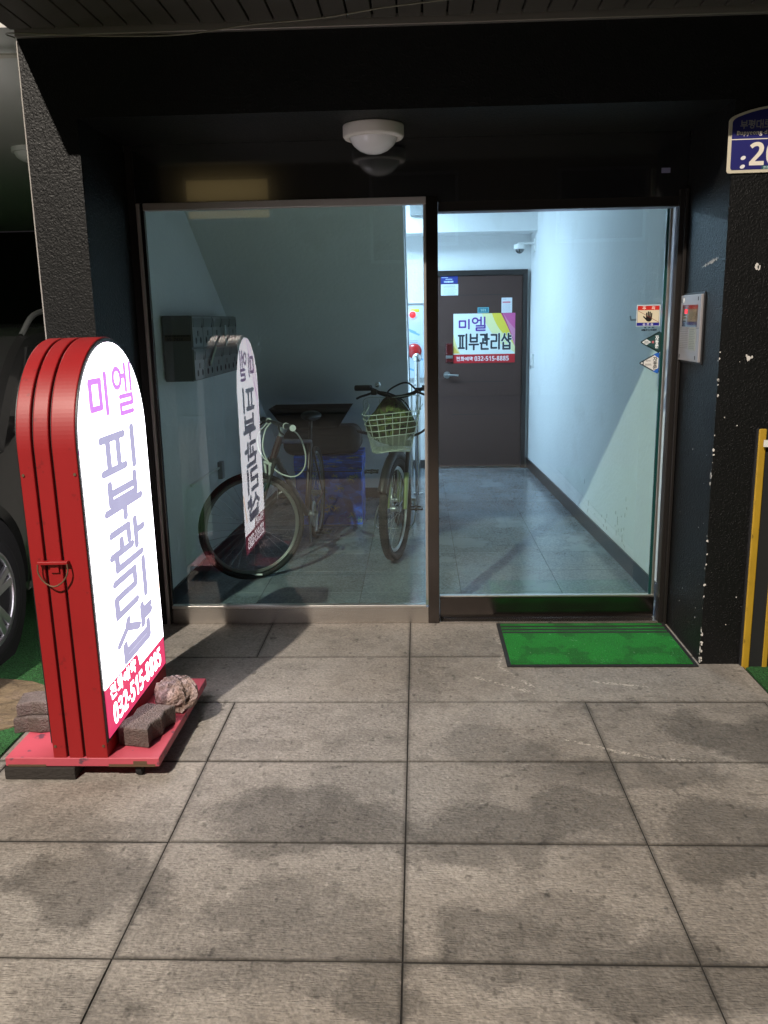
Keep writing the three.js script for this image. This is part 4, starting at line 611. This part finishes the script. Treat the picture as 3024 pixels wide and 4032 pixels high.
  // wire basket
  const bk = []; const hoop = (t, r) => { const w = 0.125 + 0.06 * t, d0 = -1.28 + 0.0 * t, d1 = -1.03 + 0.04 * t, y = 0.785 + 0.25 * t, cx = -0.12; return tube([[cx - w, y - 0.014, d0], [cx - w, y - 0.014, d1 - 0.06], [cx - w + 0.03, y - 0.013, d1], [cx, y, d1 + 0.01], [cx + w - 0.03, y + 0.013, d1], [cx + w, y + 0.014, d1 - 0.06], [cx + w, y + 0.014, d0]], r, 48, 6); };
  for (const t of [0.02, 0.42, 0.58, 0.74, 0.88, 1]) bk.push(hoop(t, 0.003));
  const P = (u, t) => { const w = 0.125 + 0.06 * t, y = 0.785 + 0.25 * t, cx = -0.12, d1 = -1.022 + 0.04 * t; return V(cx + u * w, y + u * 0.014, d1 - (Math.abs(u) > 0.8 ? 0.02 : 0)); };
  for (const u of [-0.78, -0.5, -0.22, 0.06, 0.34, 0.62]) bk.push(cyl(P(u, 0), P(u, 1), 0.0026, 0.0026, 6));
  for (const s of [-1, 1]) for (const z of [-1.26, -1.17, -1.09]) bk.push(cyl(V(-0.12 + s * 0.125, 0.785 + s * 0.014, z), V(-0.12 + s * 0.185, 1.035 + s * 0.014, z), 0.0026, 0.0026, 6));
  for (const u of [-0.9, -0.45, 0, 0.45, 0.9]) bk.push(cyl(V(-0.12 + u * 0.125, 0.787, -1.28), V(-0.12 + u * 0.185, 1.1, -1.28), 0.0026, 0.0026, 6));
  bk.push(tube([[-0.305, 1.02, -1.28], [-0.305, 1.1, -1.285], [-0.12, 1.11, -1.285], [0.065, 1.115, -1.285], [0.065, 1.05, -1.28]], 0.003, 40, 6));
  bk.push(tube([[-0.305, 1.03, -1.14], [-0.285, 1.09, -1.13], [-0.262, 1.075, -1.1], [-0.29, 1.025, -1.07]], 0.0025, 24, 6), tube([[0.06, 1.05, -1.14], [0.085, 1.08, -1.13]], 0.003, 8, 6));
  const bm = std([0.46, 0.5, 0.42], 0.4, 0.3), bas = put(b, 'basket', bk, bm), me = [];
  for (let k = -14; k < 20; k++) for (const s of [1, -1]) { // fine diamond mesh round the lower half
    const u0 = -0.95 + k * 0.11, t1 = 0.42; let a = [u0, 0.02], z = [u0 + s * 0.55, t1];
    const clip = (u, t) => [u, t]; const pts = []; for (let i = 0; i <= 6; i++) { const u = a[0] + ((z[0] - a[0]) * i) / 6, t = a[1] + ((z[1] - a[1]) * i) / 6; if (Math.abs(u) <= 0.97) pts.push(P(u, t)); }
    for (let i = 0; i + 1 < pts.length; i++) me.push(cyl(pts[i], pts[i + 1], 0.0012, 0.0012, 4));
  }
  put(bas, 'wire_mesh', me, bm);
  put(bas, 'basket_floor', box(-0.24, 0.0, 0.782, 0.786, -1.27, -1.04), bm);
  put(b, 'mudguard', (() => { const g = new THREE.TorusGeometry(0.375, 0.03, 6, 40, 1.9); g.scale(1, 1, 1); g.rotateZ(0.75); g.applyQuaternion(new THREE.Quaternion().setFromUnitVectors(V(0, 0, 1), n)); g.translate(H.x, H.y, H.z); return g; })(), M.blackPlastic);
  wheel(b, RH, V(1, 0, 0.02), 0.35, 0.029, M.rubber, std([0.5, 0.5, 0.5], 0.3, 0.8));
  put(b, 'saddle', (() => { const g = new THREE.SphereGeometry(1, 24, 14); g.scale(0.085, 0.04, 0.14); const p = g.attributes.position; for (let i = 0; i < p.count; i++) { const z = p.getZ(i); p.setX(i, p.getX(i) * (z > 0 ? 1 - z * 4.2 : 1)); } g.translate(-0.1, 0.93, -2.08); return g; })(), M.blackPlastic);
  put(b, 'seat_post', cyl(SC, V(-0.1, 0.92, -2.06), 0.013), M.alu);
  put(b, 'crankset', [(() => { const g = new THREE.TorusGeometry(0.09, 0.008, 8, 40); g.rotateY(Math.PI / 2); g.translate(-0.15, 0.3, -1.85); return g; })(), cyl(V(-0.22, 0.3, -1.85), V(0.03, 0.3, -1.85), 0.015), cyl(V(-0.21, 0.3, -1.85), V(-0.225, 0.47, -1.78), 0.01), cyl(V(0.02, 0.3, -1.85), V(0.03, 0.2, -1.9), 0.01)], M.alu);
  pedal(b, V(-0.29, 0.54, -1.72)); pedal(b, V(0.03, 0.29, -1.6));
  put(b, 'stand', tube([[-0.15, 0.3, -2.0], [-0.26, 0.2, -2.1], [-0.29, 0.03, -2.12], [-0.2, FY + 0.006, -2.14], [-0.02, FY + 0.006, -2.14], [0.02, 0.2, -2.05], [-0.05, 0.3, -2.0]], 0.006, 50, 8), M.alu);
}
{ // camouflage bag in the basket
  const g = new THREE.SphereGeometry(1, 48, 32), p = g.attributes.position;
  for (let i = 0; i < p.count; i++) { const x = p.getX(i), y = p.getY(i), z = p.getZ(i), k = 1 + 0.2 * (vn(x * 3 + 8, y * 3 + z * 2 + 8, 64, 5) - 0.5) + 0.08 * (vn(x * 8 + 30, y * 8 + z * 7 + 30, 64, 6) - 0.5), top = y > 0 ? 1 - 0.45 * y * y : 1; p.setXYZ(i, x * k * 0.155 * top, y > 0 ? y * 0.185 * k : y * 0.12, z * k * 0.11 * top); }
  g.computeVertexNormals(); g.translate(-0.125, 0.935, -1.155);
  solo('camouflage_bag', 'green camouflage cloth bag filling the bicycle basket', 'bag', muv(g), std([1.15, 1.15, 1.15], 0.9, 0, { map: dataTex(512, (u, v) => { const a = fbm(u, v, 9, 4, 201), b = fbm(u, v, 9, 4, 207), n = 0.8 + 0.4 * vn(u * 200, v * 200, 200, 3); const c = a > 0.58 ? [0.022, 0.018, 0.012] : b > 0.55 ? [0.1, 0.12, 0.035] : a > 0.47 ? [0.055, 0.075, 0.022] : [0.06, 0.045, 0.025]; return c.map((q) => q * n); }, 0.4), bumpMap: dataTex(256, (u, v) => fbm(u, v, 12, 4, 8), 0.3, false), bumpScale: 0.012 }));
}
{
  const b = thing('storage_box', 'blue patterned storage box with a black strap under the stairs', 'box', [-0.67, FY, -2.53]);
  const bm = std(null, 0.55, 0, { map: canvasTex(512, 560, (g, w, h) => {
    g.fillStyle = '#3478ff'; g.fillRect(0, 0, w, h); for (let k = 0; k < 60; k++) { g.fillStyle = `rgba(14,40,${rr(90, 140) | 0},0.35)`; g.beginPath(); g.ellipse(rr(0, w), rr(0, h), rr(20, 90), rr(20, 80), rr(0, 3), 0, 7); g.fill(); }
    for (let k = 0; k < 16; k++) { const x = rr(20, w), y = rr(10, h - 20), L = rr(20, 55); for (let i = 0; i < 26; i++) { const a = rr(0, 6.3); g.strokeStyle = `rgba(${rr(120, 190) | 0},${rr(140, 185) | 0},${rr(60, 130) | 0},0.65)`; g.lineWidth = 2.5; g.beginPath(); g.moveTo(x, y); g.quadraticCurveTo(x + Math.cos(a) * L * 0.6, y + Math.sin(a) * L * 0.6 - 6, x + Math.cos(a + 0.4) * L, y + Math.sin(a + 0.4) * L); g.stroke(); } }
    for (let k = 0; k < 60; k++) { g.strokeStyle = k % 2 ? 'rgba(60,200,90,.7)' : 'rgba(60,150,210,.7)'; g.lineWidth = 3; const x = rr(320, 490), y = rr(470, 545); g.beginPath(); g.moveTo(x, y); g.lineTo(x + rr(-14, 14), y + rr(-10, 10)); g.stroke(); }
  }) });
  const q = new RoundedBoxGeometry(0.53, 0.43, 0.45, 2, 0.012); q.translate(0, 0.215, 0); put(b, 'body', new THREE.BoxGeometry(0.53, 0.43, 0.45).translate(0, 0.215, 0), bm);
  put(b, 'lid', new THREE.BoxGeometry(0.545, 0.12, 0.465).translate(0, 0.5, 0), bm);
  put(b, 'strap', rbox(-0.268, 0.268, 0.43, 0.44, -0.228, 0.228, 0.003, 1), M.blackPlastic);
  const g = new RoundedBoxGeometry(0.62, 0.22, 0.42, 6, 0.08), p = g.attributes.position; for (let i = 0; i < p.count; i++) { const k = 0.04 * (vn(p.getX(i) * 9 + 5, p.getZ(i) * 9 + p.getY(i) * 7 + 5, 64, 2) - 0.5); p.setY(i, p.getY(i) + k); p.setZ(i, p.getZ(i) + k); } g.computeVertexNormals();
  const s = solo('black_bag', 'slumped black bag lying on the blue storage box', 'bag', g, std([0.01, 0.01, 0.011], 0.6)); s.position.set(-0.72, 0.678, -2.5);
  const t = thing('roasting_tray', 'wide black tray with a side handle on top of the black bag', 'tray', [-0.8, 0.79, -2.45]);
  const tr = new THREE.CylinderGeometry(0.36, 0.25, 0.15, 4, 1, true); tr.rotateY(Math.PI / 4); tr.scale(1.25, 1, 0.75); tr.translate(0, 0.085, 0); put(t, 'pan', [tr, box(-0.22, 0.22, 0.0, 0.014, -0.13, 0.13)], std([0.01, 0.01, 0.01], 0.4, 0, { side: THREE.DoubleSide })); put(t, 'handle', tube([[0.2, 0.0, 0.1], [0.32, -0.02, 0.12], [0.45, -0.05, 0.12]], 0.012, 14), M.blackPlastic);
}

// ───────── parked car ─────────
{
  const c = thing('parked_car', 'dark grey car with silver alloy wheels parked beside the entrance', 'car', [-2.92, 0, -1.0]);
  const paint = phys([0.008, 0.008, 0.009], { roughness: 0.35, metalness: 0.3, clearcoat: 1, clearcoatRoughness: 0.08 }), gl = phys([0.008, 0.008, 0.009], { roughness: 0.06, clearcoat: 1 });
  const wz = [1.64, -1.1], wr = 0.345;
  const s = new THREE.Shape(), Z = (z) => -z; // outline in z,y; nose towards the street
  s.moveTo(Z(2.5), 0.3); s.lineTo(Z(2.52), 0.62); s.quadraticCurveTo(Z(2.45), 0.9, Z(2.0), 0.98); s.lineTo(Z(1.3), 1.06); s.quadraticCurveTo(Z(0.85), 1.45, Z(0.55), 1.56); s.quadraticCurveTo(Z(-0.3), 1.7, Z(-1.3), 1.58); s.quadraticCurveTo(Z(-1.75), 1.45, Z(-1.95), 1.08); s.lineTo(Z(-2.02), 0.6); s.lineTo(Z(-1.98), 0.28);
  s.lineTo(Z(-1.1 - 0.42), 0.24); s.absarc(Z(-1.1), 0.34, 0.42, -0.24, Math.PI + 0.24, false); s.lineTo(Z(1.64 - 0.42), 0.24); s.absarc(Z(1.64), 0.34, 0.42, -0.24, Math.PI + 0.24, false); s.lineTo(Z(2.5), 0.3);
  const shell = (x0, x1, shape, bev) => { const g = side(shape, x0, x1, bev), p = g.attributes.position; for (let i = 0; i < p.count; i++) { const y = p.getY(i), k = y > 0.95 ? 1 - 0.3 * (y - 0.95) : 1 - 0.06 * Math.max(0, 0.6 - y); p.setX(i, p.getX(i) * k); } g.computeVertexNormals(); return g; };
  // the arches are cut by overlaying dark wheel wells, so the outline keeps one clean loop
  put(c, 'body', shell(-0.92, 0.92, s, 0.06), paint);
  const win = (pts) => { const w = new THREE.Shape(pts.map(([z, y]) => new THREE.Vector2(-z, y))); return w; };
  for (const q of [[[1.1, 1.08], [0.6, 1.5], [0.1, 1.56], [0.1, 1.06]], [[0.04, 1.06], [0.04, 1.565], [-0.75, 1.55], [-0.85, 1.07]], [[-0.92, 1.07], [-0.83, 1.54], [-1.25, 1.49], [-1.6, 1.12]]]) for (const sd of [-1, 1]) { const g = side(win(q), 0.895, 0.925), p = g.attributes.position; for (let i = 0; i < p.count; i++) { const y = p.getY(i); p.setX(i, p.getX(i) * (1 - 0.3 * (y - 0.95)) + 0.004); } if (sd < 0) g.scale(-1, 1, 1); g.computeVertexNormals(); put(c, 'side_window', g, gl); }
  put(c, 'roof_rail', [tube([[0.7, 1.56, 0.5], [0.7, 1.68, 0.3], [0.7, 1.69, -0.6], [0.7, 1.62, -1.2]], 0.016, 30)], M.alu);
  for (const sd of [-1, 1]) for (const z of wz) {
    const cx = sd * 0.86; const t = new THREE.TorusGeometry(wr - 0.075, 0.075, 16, 56); t.scale(1, 1, 1.3); t.rotateY(Math.PI / 2); t.translate(cx, wr, z);
    const well = put(c, 'wheel_well', (() => { const g = new THREE.CylinderGeometry(0.405, 0.405, 0.3, 40); g.rotateZ(Math.PI / 2); g.translate(sd * 0.775, wr, z); return g; })(), M.rubber);
    const w = put(c, 'wheel', t, M.rubber), rim = [];
    const ring = new THREE.TorusGeometry(0.232, 0.016, 10, 48); ring.rotateY(Math.PI / 2); ring.translate(cx + sd * 0.075, wr, z); rim.push(ring);
    for (let k = 0; k < 5; k++) for (const o of [-0.16, 0.16]) { const g = new RoundedBoxGeometry(0.03, 0.215, 0.042, 2, 0.008); g.translate(0, 0.12, 0); g.rotateX((k / 5) * Math.PI * 2 + o); g.translate(cx + sd * 0.07, wr, z); rim.push(g); }
    const hb = new THREE.CylinderGeometry(0.045, 0.05, 0.04, 24); hb.rotateZ(Math.PI / 2); hb.translate(cx + sd * 0.07, wr, z); rim.push(hb);
    put(w, 'rim', rim, std([0.6, 0.6, 0.62], 0.3, 0.9)); put(w, 'brake_disc', (() => { const g = new THREE.CylinderGeometry(0.15, 0.15, 0.02, 32); g.rotateZ(Math.PI / 2); g.translate(cx + sd * 0.02, wr, z); return g; })(), M.steelDark);
  }
  const mir = (sd) => put(c, 'mirror', [(() => { const g = new THREE.SphereGeometry(1, 20, 14); g.scale(0.11, 0.075, 0.06); g.translate(sd * 1.0, 1.13, 0.95); return g; })(), cyl(V(sd * 0.88, 1.08, 0.95), V(sd * 0.96, 1.1, 0.95), 0.02)], paint); mir(1); mir(-1);
  for (const z of [0.15, -0.75]) put(c, 'door_handle', rbox(0.9, 0.935, 0.9, 0.93, z - 0.11, z + 0.05, 0.012, 2), M.chrome);
  for (const sd of [-1, 1]) put(c, 'headlight', (() => { const g = new THREE.SphereGeometry(1, 20, 14); g.scale(0.18, 0.08, 0.2); g.translate(sd * 0.68, 0.78, 2.32); return g; })(), phys([0.5, 0.5, 0.52], { roughness: 0.1, clearcoat: 1 }));
}
{ const l = thing('parking_lamp', 'small round lamp, unlit, on the parking bay ceiling', 'lamp', [-2.65, HS + 0.035, -1.9]); put(l, 'base', cyl(V(0, 0, 0), V(0, -0.03, 0), 0.13, 0.13, 32), M.white); put(l, 'dome', (() => { const g = new THREE.SphereGeometry(0.11, 28, 12, 0, Math.PI * 2, Math.PI / 2, Math.PI / 2); g.scale(1, 0.6, 1); g.translate(0, -0.03, 0); return g; })(), M.white); }

{ // unseen lamp added left of the frame to brighten the parking ceiling
  const l = thing('added_tube_lamp', 'unseen tube lamp added to brighten the parking bay ceiling', 'lamp', [-2.5, HS - 0.26, 0.3]);
  put(l, 'bracket', [rbox(-0.22, -0.2, 0, 0.28, -0.01, 0.01, 0.002, 1), rbox(0.2, 0.22, 0, 0.28, -0.01, 0.01, 0.002, 1)], M.white);
  put(l, 'tube', cyl(V(-0.2, 0, 0), V(0.2, 0, 0), 0.013), std([0.8, 0.8, 0.8], 0.4, 0, { emissive: new THREE.Color(1, 0.95, 0.93), emissiveIntensity: 6 }));
  const p = new THREE.PointLight(new THREE.Color(1, 0.95, 0.93), 0.5); p.castShadow = true; p.shadow.radius = 1; l.add(p);
}
// ───────── across the street: what the glass mirrors ─────────
{
  const b = thing('street_building', 'plain beige building across the street with one warm lit window', 'building', [0, 0, 15]);
  put(b, 'wall', box(-14, 12, -0.06, 9, 0, 1), std([0.2, 0.17, 0.13], 0.85, 0, { map: M.plaster.map }));
  for (let i = 0; i < 6; i++) for (let j = 0; j < 2; j++) { const x = -12 + i * 4, y = 3.2 + j * 3, lit = i === 2 && j === 0; const y0 = lit ? y + 0.95 : y, w = put(b, 'window', rbox(x - 0.95, x + 0.95, y0, y + 1.5, -0.06, 0.02, 0.01, 1), M.alu); put(w, 'pane', box(x - 0.88, x + 0.88, y0 + 0.07, y + 1.43, -0.065, -0.058), lit ? std([0.5, 0.4, 0.2], 0.5, 0, { emissive: new THREE.Color(1, 0.72, 0.3), emissiveIntensity: 0.6 }) : M.blackGloss); }
  put(b, 'shutter', box(-5, -1, 0, 2.4, -0.03, 0.01), std([0.25, 0.25, 0.25], 0.5, 0.3));
}
renderer.render(scene, camera);
